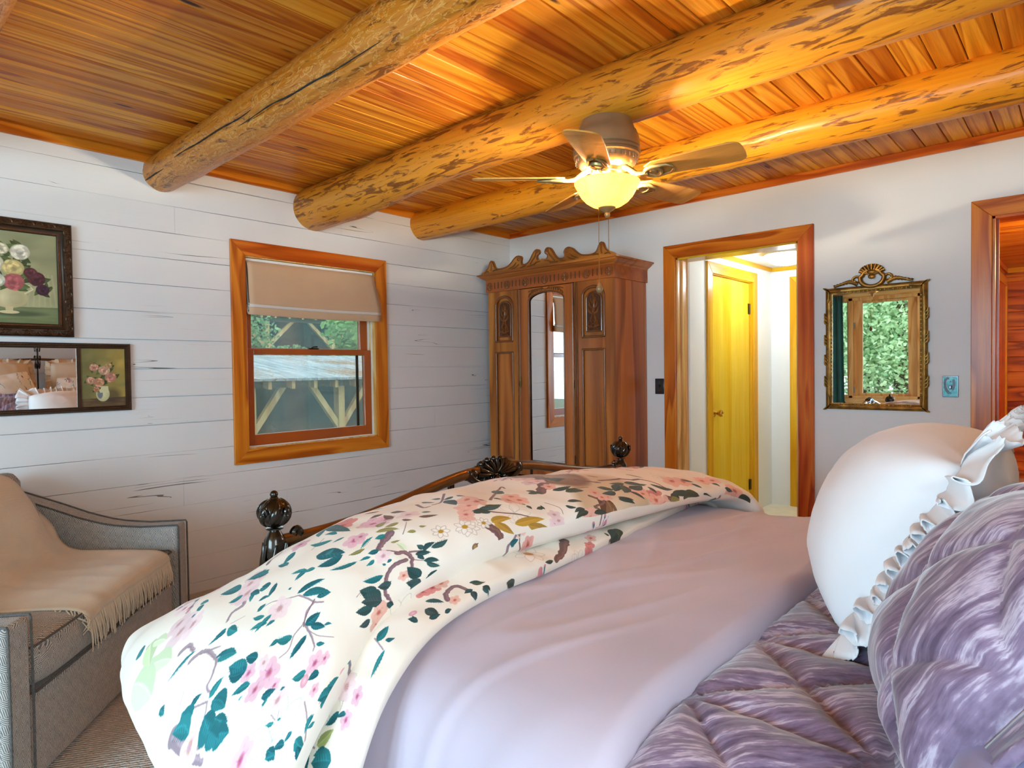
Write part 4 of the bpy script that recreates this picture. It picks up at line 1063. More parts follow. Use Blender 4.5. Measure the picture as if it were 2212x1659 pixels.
for s in (1, -1):
    m.relief([(cx+s*x, -.012, z0+z) for x, z in spline([(.055, .025), (.075, .055), (.098, .05), (.10, .03), (.085, .028)], 16)], N, .016, .012, 6)
    m.relief([(cx+s*x, -.012, z0+z) for x, z in spline([(.075, .012), (.12, .03), (.17, .018), (.205, .004)], 16)], N, lambda t: .03*(1-.75*t), .012, 6)
    for k in range(7):
        x = .10+.016*k; m.relief([(cx+s*x, -.014, z0+.02-.002*k), (cx+s*(x+.010), -.016, z0+.034-.003*k), (cx+s*(x+.002), -.014, z0+.046-.005*k)], N, .010, .008, 5)
m.build('crest', M['gilt'], gm)
m = W(gm); m.box(GA[0]+.034, -.007, GA[2]+.034, GA[1]-.034, -.001, GA[3]-.034); m.build('mirror_glass', M['mirror'], gm, smooth=False)

# ------------------------------------------------------------------ plates
M['black'] = m_plain('black_gloss', '#0c0b0c', .18, coat=.5)
sw = thing('light_switch', 'black switch plate beside the left casing of the middle doorway', 'switch', (1.468, 0, 1.126))
m = MB(); m.box(-.036, -.006, -.057, .036, 0, .057); m.build('plate', M['black'], sw, bevel=.003)
m = MB(); m.prism([(-.006, -.008), (-.006, .012), (-.020, .012), (-.010, -.006)], 'x', -.005, .005); m.build('toggle', M['black'], sw, smooth=False, bevel=.001)
M['screw'] = m_plain('screw_steel', '#777777', .3, .9)
for z in (.03, -.03):
    m = MB(); m.ball((0, -.0062, z), .0035, 8, (1, .4, 1)); m.build('screw', M['screw'], sw)
cv = Canvas(148, 232, H('#35b3c4')); rs = random.Random(2)
for k in range(60): cv.blob((rs.uniform(0, 148), rs.uniform(0, 232)), rs.uniform(8, 26), rs.uniform(6, 14), rs.uniform(0, 3), [H('#2a9fb4'), H('#58cfd6'), H('#3cc0c2'), H('#7fdbe0')][k % 4], .5, .7)
cv.line(spline([(46, 20), (24, 40), (22, 90), (34, 150), (56, 190), (80, 186)], 30), [34, 30, 36, 40, 30, 8], H('#071a24'))
cv.line(spline([(108, 44), (112, 90), (104, 140), (98, 160)], 20), [30, 32, 26, 8], H('#0a1c3a'))
cv.poly([(60, 98), (104, 100), (102, 150), (62, 150)], H('#0a1420'))
cv.line(spline([(64, 50), (48, 34), (34, 60), (36, 110), (56, 160)], 24), [4, 5, 4, 5, 6], H('#bfe6ee'), .9)
cv.blob((76, 58), 9, 8, 0, H('#0b2f2a')); cv.blob((78, 196), 9, 8, 0, H('#05141a')); cv.blob((60, 190), 60, 12, 0, H('#5bc9b4'), .3, .8)
bp = thing('light_switch', 'turquoise and black swirl-painted switch plate near the right doorway', 'switch', (3.242, 0, 1.1375))
m = MB(); m.box(-.037, -.005, -.058, .037, 0, .058); m.build('plate', M['black'], bp, bevel=.002)
m = MB(); m.add([(-.032, -.0062, -.053), (.032, -.0062, -.053), (.032, -.0062, .053), (-.032, -.0062, .053), (-.032, -.004, -.053), (.032, -.004, -.053), (.032, -.004, .053), (-.032, -.004, .053)], [(0, 1, 2, 3), (4, 7, 6, 5), (0, 4, 5, 1), (1, 5, 6, 2), (2, 6, 7, 3), (3, 7, 4, 0)])
m.uv = [(0, 0), (1, 0), (1, 1), (0, 1)]*2; m.build('painted_face', m_image('swirl_enamel', cv.image('swirl'), .2), bp, smooth=False)
m = MB(); m.box(-.006, -.017, -.012, .006, -.005, .006); m.build('toggle', M['black'], bp, bevel=.002)
ol = thing('wall_outlet', 'black wall outlet low on the boarded wall behind the footboard', 'outlet', (0, -.745, .31))
m = MB(); m.box(0, -.036, -.057, .006, .036, .057); m.build('plate', M['black'], ol, bevel=.003)
m = MB()
for z in (.022, -.022): m.box(.004, -.017, z-.014, .009, .017, z+.014)
m.build('receptacle', M['black'], ol, bevel=.002)
# ------------------------------------------------------------------ armchair
def m_tweed():
    t = NT('grey_basket_tweed'); v = t.coords('Object', False)
    ch = t.n('TexChecker', {'Vector': v, 'Scale': 40, 'Color1': (0, 0, 0, 1), 'Color2': (1, 1, 1, 1)}).outputs[1]
    a = t.n('TexWave', {'Vector': t.n('Mapping', {'Vector': v, 'Rotation': (.7, .5, .8)}).outputs[0], 'Scale': 75, 'Distortion': .6}).outputs['Fac']
    b = t.n('TexWave', {'Vector': t.n('Mapping', {'Vector': v, 'Rotation': (-.7, -.5, -.8)}).outputs[0], 'Scale': 75, 'Distortion': .6}).outputs['Fac']
    w = t.n('Mix', {0: ch, 2: a, 3: b}).outputs[0]
    col = t.ramp(w, [(.25, lin('#6c6c6c')), (.75, lin('#d6d4d0'))])
    col = t.mix(.2, col, t.ramp(t.noise(v, 40, 3), [(.3, lin('#4d4945')), (.7, lin('#b0aaa2'))]))
    return t.done(col, .95, t.bump(w, .35, .002), spec=.15, sheen=.15)
M['tweed'] = m_tweed()
M['piping'] = m_plain('grey_piping', '#5b5a59', .9, var=.25, scale=120)
ac = thing('armchair', 'wide grey tweed armchair with piped sloping arms, under the pictures', 'armchair', (.789, -3.728, 0), (0, 0, radians(49.3)))
def ztop(x): return interp(x, [-.40, -.30, -.15, 0, .12, .25, .42], [.745, .715, .66, .60, .565, .55, .552])
for s in (1, -1):
    xs = np.linspace(-.40, .42, 16)
    m = MB(); poly = [(-.40, .02), (.42, .02)]+[(x, ztop(x)) for x in xs[::-1]]
    y0, y1 = sorted((s*.55, s*.66)); m.prism(poly, 'y', y0, y1)
    ao = m.build('arm', M['tweed'], ac, bevel=.014)
    p = MB()
    for yy in (s*.553, s*.657):
        p.tube([(.424, yy, .03), (.425, yy, .28), (.424, yy, .545)]+[(x, yy, ztop(x)+.002) for x in xs[::-1]], .0042, 6)
    p.build('arm_piping', M['piping'], ao)
MB().box(-.38, -.55, .02, .395, .55, .285).build('seat_base', M['tweed'], ac, bevel=.012)
def cushion(mb, x0, x1, y0, y1, z0, z1, e=5, pf=.02, rot=None):
    cx, cy, cz = (x0+x1)/2, (y0+y1)/2, (z0+z1)/2; hx, hy, hz = (x1-x0)/2, (y1-y0)/2, (z1-z0)/2
    def sp(a, p): return math.copysign(abs(a)**p, a)
    def fn(u, v):
        la = pi*(u-.5); lo = 2*pi*v; p = 2/e
        q = Vector((hx*sp(cos(la), p)*sp(cos(lo), p), hy*sp(cos(la), p)*sp(sin(lo), p), hz*sp(sin(la), 2/3.2)))
        q.z *= 1+pf/hz*(1-min(1, (q.x/hx)**2))*(1-min(1, (q.y/hy)**2))
        q += Vector((nz(q.x*4, q.y*4, q.z*4), nz(q.y*4, q.z*4, 5), nz(q.x*3, q.y*3, 8)))*.004
        if rot: q = rot @ q
        return Vector((cx, cy, cz))+q
    return mb.grid(22, 44, fn, wv=True)
sc_ = cushion(MB(), -.22, .415, -.548, .548, .288, .452, 9, .012).build('seat_cushion', M['tweed'], ac)
p = MB()
for z in (.30, .44): p.tube([(-.2, -.535, z), (.385, -.538, z), (.408, -.51, z), (.408, .51, z), (.385, .538, z), (-.2, .535, z)], .0042, 6)
p.build('cushion_piping', M['piping'], sc_)
bk = MB(); poly = [(-.42, .02), (-.24, .28), (-.27, .78), (-.30, .82), (-.36, .82), (-.40, .78)]
bk.prism(poly, 'y', -.60, .60); bk.build('back', M['tweed'], ac, bevel=.02)
R_ = Matrix.Rotation(radians(-12), 3, 'Y')
cushion(MB(), -.25, -.06, -.50, .44, .44, .80, 4, .0, R_).build('back_cushion', M['tweed'], ac)

# throw over the chair
def m_throw():
    t = NT('cream_wool_throw'); v = t.coords('Object', False)
    w = t.n('TexWave', {'Vector': v, 'Scale': 60, 'Distortion': 2.0, 'Detail': 2}).outputs['Fac']
    w2 = t.n('TexWave', {'Vector': v, 'Scale': 90, 'Distortion': 1.0, 'bands_direction': 'Y'} if False else {'Vector': t.n('Mapping', {'Vector': v, 'Rotation': (0, 0, 1.57)}).outputs[0], 'Scale': 80, 'Distortion': 1.0}).outputs['Fac']
    h = t.math('MULTIPLY', w, w2)
    col = t.ramp(t.noise(v, 5, 3), [(.3, lin('#cfc0aa')), (.7, lin('#dccdb7'))])
    return t.done(col, .95, t.bump(h, .35, .003), spec=.1, sheen=.3)
M['throw'] = m_throw()
tw = thing('throw_blanket', 'cream fringed throw draped over the back and seat of the grey armchair', 'blanket', (.789, -3.728, 0), (0, 0, radians(49.3)))
prof = spline([(-.44, .62), (-.43, .80), (-.35, .862), (-.24, .868), (-.12, .85), (-.055, .76), (-.02, .62), (.0, .52), (.05, .478), (.15, .468), (.28, .468), (.375, .463), (.418, .445), (.428, .42)], 70)
def thr(u, v):
    i = u*69; x = np.interp(i, range(70), prof[:, 0]); z = np.interp(i, range(70), prof[:, 1])
    seat = sstep(-.03, .1, x)
    ya = -.44*(1-seat)-.25*seat; yb = .475*(1-seat)+.43*seat
    y = ya+(yb-ya)*v
    back = 1-seat
    # shoulders of the mound on the back fall away at the far side
    z -= back*.16*sstep(.16, .475, y)**1.5*sstep(.5, .85, z)
    x -= back*.05*sstep(.25, .475, y)
    wr_ = .010*nz(x*3, y*5, z*3+2)+.007*nz(x*9, y*7, z*9)
    x += (wr_+.012*sin(y*17+z*6)*sstep(.45, .6, z)*sstep(.88, .7, z))*back
    z += .004+seat*(.006*nz(x*5, y*16, 3)+.008*max(0, nz(x*3, y*7, 9)))+back*.4*wr_
    z -= seat*.014*sstep(-.15, -.25, y)
    return (x, y, z)
o = MB().grid(80, 44, thr).build('blanket', M['throw'], tw); sd = o.modifiers.new('thick', 'SOLIDIFY'); sd.thickness = .006; sd.offset = 1
fr = MB(); rs = random.Random(3)
for k in range(96):
    v_ = (k+.5)/96; p0 = Vector(thr(1, v_)); L = rs.uniform(.085, .115); dx, dy = rs.uniform(-.002, .012), rs.uniform(-.016, .016)
    fr.tube([p0+Vector((0, 0, .004)), p0+Vector((.008, dy*.2, -.25*L)), p0+Vector((.010+dx*.5, dy*.6, -.6*L)), p0+Vector((.008+dx, dy, -L))], [.0032, .0030, .0026, .0016], 5)
for k in range(14):
    u_ = .80+.195*k/13; p0 = Vector(thr(u_, 0)); L = rs.uniform(.02, .05)
    fr.tube([p0, p0+Vector((rs.uniform(-.01, .02), -.012, -.010)), p0+Vector((rs.uniform(-.01, .03), -.016, -L))], [.0028, .0026, .0014], 5)
fr.build('fringe', M['throw'], tw)

# ------------------------------------------------------------------ bed
M['bronze'] = m_plain('dark_bronze', '#2c241d', .24, .85, var=.35, scale=18, coat=.6)
M['rail'] = m_plain('bronze_rail', '#6b4c2a', .3, .8, var=.25, scale=10, coat=.4)
BY = -2.57; YN, YFAR = -3.39, -1.75; XFB, XHB = 2.25, 4.44
bed = thing('bed', 'dark bronze metal bed with an arched footboard, ball finials and cast leaf ornaments', 'bed', (3.3, BY, 0))
def leafy(mb, cx, cy, z0, z1, r, n, tw_=.5):
    """acanthus leaves wrapped round a post"""
    for k in range(n):
        a0 = 2*pi*k/n
        pts = []; 
        for t in np.linspace(0, 1, 9):
            a = a0+tw_*t; rr = r*(1+.25*sin(pi*t)); pts.append((cx+rr*cos(a), cy+rr*sin(a), z0+(z1-z0)*t))
        m_ = pts[4]; mb.relief(pts, (m_[0]-cx, m_[1]-cy, 0), lambda t: r*1.0*(.25+.75*sin(pi*min(1, t*.9+.1))), r*.35, 6)
def post(px, py, ztop, nm):
    m = W(bed)
    m.lathe([(.022, 0), (.024, .02), (.018, .03), (.018, .55), (.022, .56), (.026, .60), (.022, .64), (.018, .66), (.018, ztop-.20), (.024, ztop-.185), (.03, ztop-.16), (.027, ztop-.12), (.018, ztop-.105), (.014, ztop-.097), (.022, ztop-.093), (.022, ztop-.090)], c=(px, py, 0), n=20)
    po = m.build(nm, M['bronze'], bed)
    m = W(bed); zc = ztop-.051
    m.ball((px, py, zc), .039, 20); [m.relief([(px+.0385*cos(q)*cos(a0+t*.9), py+.0385*cos(q)*sin(a0+t*.9), zc+.0385*sin(q)) for t in np.linspace(0, 1, 11) for q in [(-1.1+2.2*t)]], (cos(a0+.45), sin(a0+.45), .0), lambda t: .022*(.25+.75*sin(pi*min(1, t*.9+.08))), .007, 6) for a0 in [2*pi*k/7 for k in range(7)]]
    for k in range(4):
        a = k*pi/2+.4
        m.relief([(px+.042*cos(a+.28*(1-t)*cos(t*8)), py+.042*sin(a+.28*(1-t)*cos(t*8)), zc+.002+.018*(1-t)*sin(t*8)) for t in np.linspace(0, 1, 16)], (cos(a), sin(a), 0), .008, .005, 5)
    m.lathe([(.012, .034), (.010, .040), (.006, .043)], c=(px, py, zc), n=14); m.ball((px, py, zc+.0475), .0105, 12)
    m.build('finial', M['bronze'], po)
    m = W(bed); leafy(m, px, py, ztop-.26, ztop-.13, .027, 6, .7)
    s = 1 if py < BY else -1
    # scroll bracket curling towards the rail, and a smaller one turned down
    m.tube([(px+.004, py+s*y, ztop-z) for y, z in spline([(0, .20), (.02, .165), (.045, .145), (.062, .130), (.066, .112), (.056, .104), (.048, .112), (.052, .12)], 20)], [.013]*12+[.012, .011, .010, .010, .010, .010, .011, .012], 8)
    m.tube([(px+.002, py+s*y, ztop-z) for y, z in spline([(.01, .24), (.035, .20), (.07, .185), (.10, .19)], 14)], [.016, .016, .015, .015, .014, .014, .013, .012, .011, .010, .009, .008, .007, .006], 8)
    m.tube([(px, py-s*y, ztop-z) for y, z in spline([(.0, .19), (.018, .215), (.03, .245), (.034, .265)], 12)], [.012]*8+[.011, .011, .012, .013], 8); m.ball((px, py-s*.035, ztop-.272), .014, 10)
    m.build('bracket_leaf', M['bronze'], po)
post(XFB, YN, .950, 'foot_post'); post(XFB, YFAR, .950, 'foot_post')
ry = [-.80, -.70, -.56, -.40, -.26, -.14, 0]; rz = [.822, .823, .835, .862, .89, .908, .916]
half = list(zip(ry, rz)); full = half+[(-y, z) for y, z in half[::-1][1:]]
R_ = spline(full, 60)
m = W(bed); m.tube([(XFB, BY+y, z) for y, z in R_], .0175, 14); m.build('foot_top_rail', M['rail'], bed)
m = W(bed); m.tube([(XFB, YN, .40), (XFB, YFAR, .40)], .011, 10); m.build('foot_lower_rail', M['rail'], bed)
for k in range(7):
    y = YN+(YFAR-YN)*(k+1)/8; z = float(np.interp(y-BY, R_[:, 0], R_[:, 1]))
    m = W(bed); m.tube([(XFB, y, .40), (XFB, y, z)], .006, 8); m.build('spindle', M['bronze'], bed)
m = W(bed)   # cast shell on the crown of the footboard rail
for sx in (1, -1):
    for k in range(9):
        a = pi*(.06+.88*k/8); ca, sa = cos(a), sin(a)
        rx, rz_ = .095, .050
        m.relief([(XFB+sx*.010, BY-.01*0+.02*ca, .893+.008*sa), (XFB+sx*.018, BY+rx*.62*ca, .893+rz_*.62*sa), (XFB+sx*.013, BY+rx*ca, .893+rz_*1.06*sa)], (sx, 0, .15), lambda t: .022*(.35+.65*t), .010, 6)
    for s in (1, -1):
        m.tube([(XFB+sx*.012, BY+s*y, z) for y, z in spline([(.015, .872), (.05, .868), (.09, .878), (.118, .895), (.122, .91), (.112, .916), (.105, .908)], 22)], [.010]*22, 8)
        m.tube([(XFB+sx*.013, BY+s*(.05+.016*(1-t)*cos(t*9)), .880+.016*(1-t)*sin(t*9)) for t in np.linspace(0, 1, 20)], [.006]*20, 6)
    m.ball((XFB+sx*.014, BY, .878), .015, 10)
for k in range(9):
    a = pi*(.06+.88*k/8); m.ball((XFB, BY+.098*cos(a), .893+.054*sin(a)), .0125, 8)
for s in (1, -1): m.lathe([(.0, -.02), (.018, -.016), (.020, 0), (.018, .016), (0, .02)], c=(XFB, BY+s*.128, .905), n=14)
m.build('shell_ornament', M['bronze'], bed, ang=60)
# side rails
for y in (YN+.02, YFAR-.02):
    m = W(bed); m.box(XFB, y-.012, .30, XHB, y+.012, .37); m.build('side_rail', M['rail'], bed, bevel=.004)
# headboard
for y in (YN, YFAR): post(XHB, y, 1.36, 'head_post')
arc = lambda zc, ze: [(XHB, BY+.80*t, ze+(zc-ze)*(1-t*t)**.8 if abs(t) < 1 else ze) for t in np.linspace(-1, 1, 40)]
for zc, ze, nm in ((1.66, 1.26, 'head_top_rail'), (1.44, 1.22, 'head_mid_rail'), (.62, .62, 'head_lower_rail')):
    m = W(bed); m.tube(arc(zc, ze), .0125, 10); m.build(nm, M['rail'], bed)
m = W(bed); m.tube([(XHB, BY, 1.44), (XHB, BY, 1.66)], .010, 10); leafy(m, XHB, BY, 1.52, 1.60, .02, 6); leafy(m, XHB, BY, 1.61, 1.67, .026, 6, -.5); leafy(m, XHB, BY, 1.43, 1.48, .022, 6)
m.build('center_post', M['bronze'], bed)
for k, t_ in enumerate((-.72, -.48, -.24, 0, .24, .48, .72)):
    y = BY+.80*t_; z = 1.22+.22*(1-t_*t_)**.8
    m = W(bed); m.tube([(XHB, y, .62), (XHB, y, z)], .007, 8); leafy(m, XHB, y, z-.10, z-.01, .018, 5); m.build('spindle', M['bronze'], bed)

mt = thing('mattress', 'mattress under the covers of the bronze bed', 'mattress', (3.3, BY, .3)) if False else None
ms = MB(); cushion(ms, XFB+.04, XHB-.03, YN+.05, YFAR-.05, .32, .672, 14, .0)
tag(ms.build('mattress', m_plain('white_ticking', '#dfe2e6', .9), None, loc=(3.3, BY, .32)), 'thick white mattress edge under the hanging bedding of the bed', 'mattress')

# printed cloth ----------------------------------------------------
DW, DH, PPM = 2900, 1180, 900
# the print of the duvet, motif by motif, in print pixels: leaves (base, tip, width, colour), blossoms, boughs, birds
P_LEAF = "1748,361,1770,409,50,t;1757,330,1778,347,50,t;1739,293,1720,275,55,t;1747,306,1762,290,50,t;1741,248,1713,262,35,t;1724,368,1688,349,50,t;1714,218,1708,215,70,t;1810,287,1824,299,50,t;1808,283,1805,256,60,t;1813,284,1834,301,25,t;1800,431,1807,411,60,t;1796,442,1789,420,50,t;1819,420,1813,414,60,t;1712,192,1666,161,22,t;1698,147,1677,129,40,t;1770,247,1754,241,60,t;1755,267,1742,247,30,t;1776,204,1796,226,30,t;1763,210,1795,213,30,t;1767,194,1781,200,40,t;1771,221,1781,242,40,t;1746,135,1715,121,50,t;1742,123,1730,93,40,t;1729,97,1719,84,30,t;1770,143,1787,166,50,t;1784,163,1798,170,50,t;1756,119,1795,121,30,t;1758,87,1750,72,40,t;1817,175,1824,195,75,t;1832,182,1839,217,50,t;1833,181,1845,207,50,t;1839,254,1826,221,40,t;1839,261,1826,244,25,t;1844,323,1878,350,12,t;1794,77,1812,95,55,t;1786,46,1802,61,65,t;1868,222,1848,216,50,t;1868,212,1867,180,65,t;1885,249,1868,241,45,t;1885,238,1888,262,95,t;1888,250,1892,237,50,t;1894,228,1899,266,38,t;1882,211,1884,177,80,t;1879,188,1875,159,50,t;1887,177,1882,148,65,t;1888,192,1889,162,60,t;1840,161,1856,180,38,t;1844,128,1831,114,60,t;1850,116,1839,117,35,t;1829,104,1824,99,60,t;1849,119,1845,116,60,t;1856,163,1852,161,60,t;1856,78,1861,91,35,t;1852,74,1849,69,50,t;1615,736,1583,739,55,t;1606,723,1595,709,50,t;1619,712,1663,702,20,t;1773,-14,1793,11,75,t;1794,-4,1813,16,75,t;1816,5,1799,-10,60,t;1718,736,1740,754,42,t;1829,13,1848,8,40,t;1857,20,1860,-3,65,t;1769,729,1777,754,60,t;1772,714,1785,753,70,t;1853,34,1864,39,55,t;1866,37,1875,54,50,t;1879,65,1882,44,60,t;1878,46,1885,62,40,t;1893,463,1864,378,25,g;1878,434,1861,379,50,g;1893,463,1892,378,40,g;1861,486,1878,437,50,g;1859,475,1851,439,40,g;1873,516,1876,492,80,t;1894,332,1894,312,30,t;1716,720,1725,736,40,t;1828,10,1836,8,40,t;1862,11,1870,-16,40,t;1833,-2,1843,8,40,t;1637,311,1669,308,60,t;1667,287,1675,319,45,t;1688,335,1723,352,45,t;1697,324,1728,371,45,t;1634,231,1605,175,50,t;1611,174,1653,198,45,t;1625,212,1607,210,80,t;1666,215,1686,244,25,t;1666,215,1694,221,40,t;1657,200,1674,216,40,t;1595,71,1628,90,40,t;1606,138,1647,165,20,t;1583,126,1602,136,30,t;1583,116,1601,116,50,t;1561,87,1571,89,80,t;1576,87,1579,95,60,t;1563,125,1581,136,60,t;1543,169,1582,157,15,t;1524,154,1545,160,80,t;1588,247,1612,294,30,t;1546,346,1585,308,40,t;1567,262,1576,297,30,t;1572,226,1594,235,35,t;1543,343,1549,238,30,k;1497,66,1500,84,60,k;1499,64,1470,62,45,k;1483,56,1441,56,35,k;1516,68,1490,48,40,k;1516,61,1510,43,50,k;1512,42,1486,18,35,k;1511,33,1489,5,30,k;1536,12,1549,50,90,k;1482,-24,1454,-18,40,k;1526,1,1483,-21,45,k;1531,-1,1489,-23,50,k;1540,1,1571,19,60,k;1545,-1,1569,1,60,k;1595,42,1617,58,80,k;1605,45,1592,47,70,k;1627,47,1644,81,80,k;1626,33,1648,65,70,k;1628,27,1657,60,60,k;1635,29,1648,37,60,k;1649,32,1676,56,50,k;1666,20,1689,31,50,k;1623,14,1617,-9,55,k;1607,-8,1578,-14,35,k;1695,181,1665,160,25,t;1709,178,1677,129,28,t;1710,215,1714,219,90,t;1713,261,1744,249,35,t;1720,275,1731,296,50,t;1748,312,1744,284,50,t;1305,206,1326,215,70,k;1330,207,1340,156,50,k;1323,230,1329,255,45,k;1353,256,1349,217,35,k;1293,209,1289,184,40,k;1300,86,1340,103,45,k;1320,102,1248,108,25,k;1161,193,1184,188,90,k;1530,177,1496,144,28,o;1481,166,1509,175,50,o;1480,111,1493,124,50,o;1464,123,1452,114,50,o;1515,188,1483,205,50,o;1320,59,1265,56,40,m;1317,50,1282,2,40,m;1247,36,1220,39,40,m;1460,249,1486,260,45,b;1440,293,1470,307,40,b;1448,239,1430,209,35,b;1469,202,1464,241,40,b;1469,171,1457,153,40,b;1439,155,1406,135,35,b;1415,177,1404,160,50,k;1426,340,1411,323,40,b;1525,89,1525,120,40,g;1532,127,1514,119,30,o;1577,151,1606,163,30,o;1498,724,1474,691,28,k;1514,707,1504,673,65,k;1525,680,1500,673,60,k;1490,668,1473,664,90,k;1397,679,1421,680,60,k;1403,675,1404,646,60,k;1375,664,1359,654,40,k;1377,663,1361,642,40,k;1387,702,1365,677,30,k;1548,693,1544,712,50,k;1547,693,1554,715,50,k;934,251,974,195,50,d;950,198,923,194,50,d;927,233,973,180,60,d;1102,171,1091,141,50,d;1121,145,1077,136,40,d;1016,116,954,105,35,d;1042,137,975,133,25,d;834,94,883,117,45,d;842,85,904,81,45,d;760,113,810,130,40,d;754,116,664,95,28,d;789,109,839,84,60,d;776,104,817,63,60,d;770,84,693,94,40,d;787,67,757,21,32,d;863,52,812,21,32,d;870,42,814,8,35,d;650,93,571,52,28,d;674,85,673,45,30,d;1026,29,1065,25,45,d;1019,18,1071,4,40,d;999,11,947,-4,35,d;963,-21,955,-32,50,d;790,679,860,650,70,d;777,693,816,650,60,d;864,665,864,686,60,d;761,-3,762,-16,60,d;617,23,570,7,55,d;599,31,493,1,30,d;548,6,425,-19,50,d;72,821,37,842,50,d;100,-18,93,-17,50,d;122,-18,106,-16,50,d;130,-15,118,-10,55,d;111,-15,99,-13,55,d;460,97,421,68,35,d;441,63,420,27,35,d;1152,213,1184,188,90,d;1235,149,1227,130,50,d;1286,144,1272,137,40,d;1294,112,1247,107,25,d;1341,96,1299,88,40,d;1181,89,1181,70,80,d;1144,74,1166,69,60,d;1074,59,1049,39,40,d;1050,77,1008,61,35,d;1143,63,1142,81,50,d;629,-8,571,3,95,o;1321,54,1262,50,35,m;1310,48,1280,2,40,m;1265,30,1170,25,30,m;1230,15,1153,-12,35,m;1207,-9,1153,-33,35,m;1147,-5,1099,-8,30,m;660,174,596,149,20,o;809,210,781,187,40,o;821,275,832,233,50,m;58,649,33,676,60,d;288,23,247,10,40,d;322,62,304,35,40,d;204,0,131,-2,40,d;421,4,368,0,35,d;1135,658,1168,657,40,d;1277,643,1303,644,40,d;1385,697,1359,675,30,d;1374,668,1357,646,35,d"
P_BLOOM = "1738,338,35,p;1749,204,23,p;1823,405,31,p;1832,443,20,p;1822,142,19,k;1834,174,11,k;1817,160,10,p;1829,120,10,k;1842,147,13,k;1838,96,16,p;1779,68,18,k;1766,53,11,k;1805,67,10,u;1806,34,10,k;1688,740,19,p;1691,711,13,k;1722,715,13,k;1760,-3,8,u;1892,106,17,k;1900,218,19,p;1520,298,40,c;1511,233,42,k;1491,210,28,k;1572,191,23,k;1339,127,29,s;1365,98,28,s;1441,187,25,p;1566,107,17,p;1566,37,13,s;1470,750,30,c;1435,744,19,s;1649,15,27,s;1618,325,20,k;1440,82,20,w;1384,58,27,w;1739,341,37,p;1557,190,15,k;1451,680,14,s;1538,717,9,u;701,29,45,c;730,54,37,s;785,64,30,s;998,-3,39,s;1125,25,30,p;681,-12,53,s;489,72,56,s;929,688,19,s;958,652,29,c;71,856,41,c;184,-19,14,s;49,651,21,s;1287,158,39,s;1193,140,38,s;1031,253,42,p;1180,712,47,w;1389,65,24,w;320,87,46,s;921,75,30,s;1033,157,21,s;1341,59,18,w;245,-10,68,s;1029,205,35,p"
P_BOUGH = "1706 144 1727 149 1745 140 1767 142 1786 132 1802 139/2.8 1.2/P;1713 184 1709 162 1707 144 1698 128/3.4 2.5/P;1745 140 1752 112 1761 90 1768 86/4.2 1.8/P;1749 127 1747 94 1734 63/1.3 1.0/P;1713 185 1732 207 1749 231 1770 247/2.3 0.8/P;1854 318 1844 307 1839 294 1839 269 1842 252 1853 240 1861 238 1864 222/5.1 2.2/P;1839 294 1829 271/3.1 0.9/P;1853 366 1844 355 1844 329/6.6 3.7/P;1872 220 1882 211 1886 217 1892 221 1895 231/1.8 0.8/P;1871 221 1878 235 1882 244/2.4 1.8/P;1885 213 1891 198/0.6 0.6/P;1755 325 1770 302 1787 311 1802 302/9.5 3.4/P;1902 265 1902 222 1905 199 1905 183/14.5 4.6/P;1902 217 1895 189/3.6 1.5/P;1613 745 1620 715/2.5 1.9/P;1824 40 1836 17 1847 6 1861 -6 1874 -21/2.1 1.7/P;1802 288 1788 273 1783 268/0.6 0.6/P;1850 101 1853 78/1.0 1.0/P;1843 83 1852 74/0.6 0.6/P;1885 276 1875 284/0.4 0.3/P;1695 738 1717 735/0.7 0.5/P;1865 484 1858 477/6.7 4.8/P;1543 93 1528 83 1528 65 1540 45/10.7 6.1/Q;1540 67 1565 72 1585 69 1601 53 1615 34 1616 19/9.5 5.9/Q;1541 96 1555 116 1569 133/3.7 1.2/Q;1521 80 1494 60/5.0 2.2/Q;1529 60 1499 28/1.7 1.2/Q;1615 27 1614 8/7.4 2.7/Q;1515 150 1539 141 1563 128/18.0 8.4/Q;1334 47 1323 16 1321 -8/20.5 14.2/Q;1676 367 1637 381/9.3 4.7/Q;1675 307 1670 287/4.8 3.2/Q;1382 237 1390 203 1377 197/7.7 3.3/Q;1463 692 1451 710 1417 714 1406 677/11.5 9.0/Q;1632 43 1636 74 1656 76/1.5 0.9/Q;1501 127 1486 138 1470 155/1.5 0.9/Q;1587 282 1623 269/1.2 0.9/Q;1704 148 1732 145 1749 136/2.7 2.2/Q;1291 255 1341 205 1368 201/6.3 4.2/Q;1338 47 1322 21 1322 -17/17.6 12.2/R;1165 -9 1139 -25/14.1 10.4/R;1020 715 1068 680 1120 658/27.8 17.8/R;960 80 934 43 982 33 974 22/10.5 6.7/R;943 269 1028 184 1085 141/31.2 21.6/R;1048 165 1003 126 918 119/5.2 2.2/R;815 161 740 146 627 123 599 67/10.6 7.1/R;1340 104 1299 88 1246 66 1207 36/5.5 3.4/R;653 19 604 4/15.4 23.1/R;1036 -23 1000 -14/9.2 6.5/R;865 651 804 679/3.9 3.1/R;48 846 6 816/2.2 1.6/R;1119 90 1095 60 1101 34/1.5 1.1/R;1254 139 1116 246 1112 232/7.2 3.6/R;906 169 831 146/15.7 7.3/R"
P_BIRD = "1406,-11,51,2.58;1192,102,25,-2.07;895,-14,728,1.85;894,165,32,-2.84"
LC = {'t': [H('#1d6a72'), H('#24767c'), H('#185c66')], 'k': [H('#26484a'), H('#2f5152'), H('#33484a')], 'd': [H('#39423a'), H('#414a38'), H('#30403c')], 'o': [H('#8a8450'), H('#7d7c4c')], 'm': [H('#b08c34'), H('#a58238')], 'g': [H('#b9cda2'), H('#c6d6b4')], 'b': [H('#564038'), H('#644a3c')]}
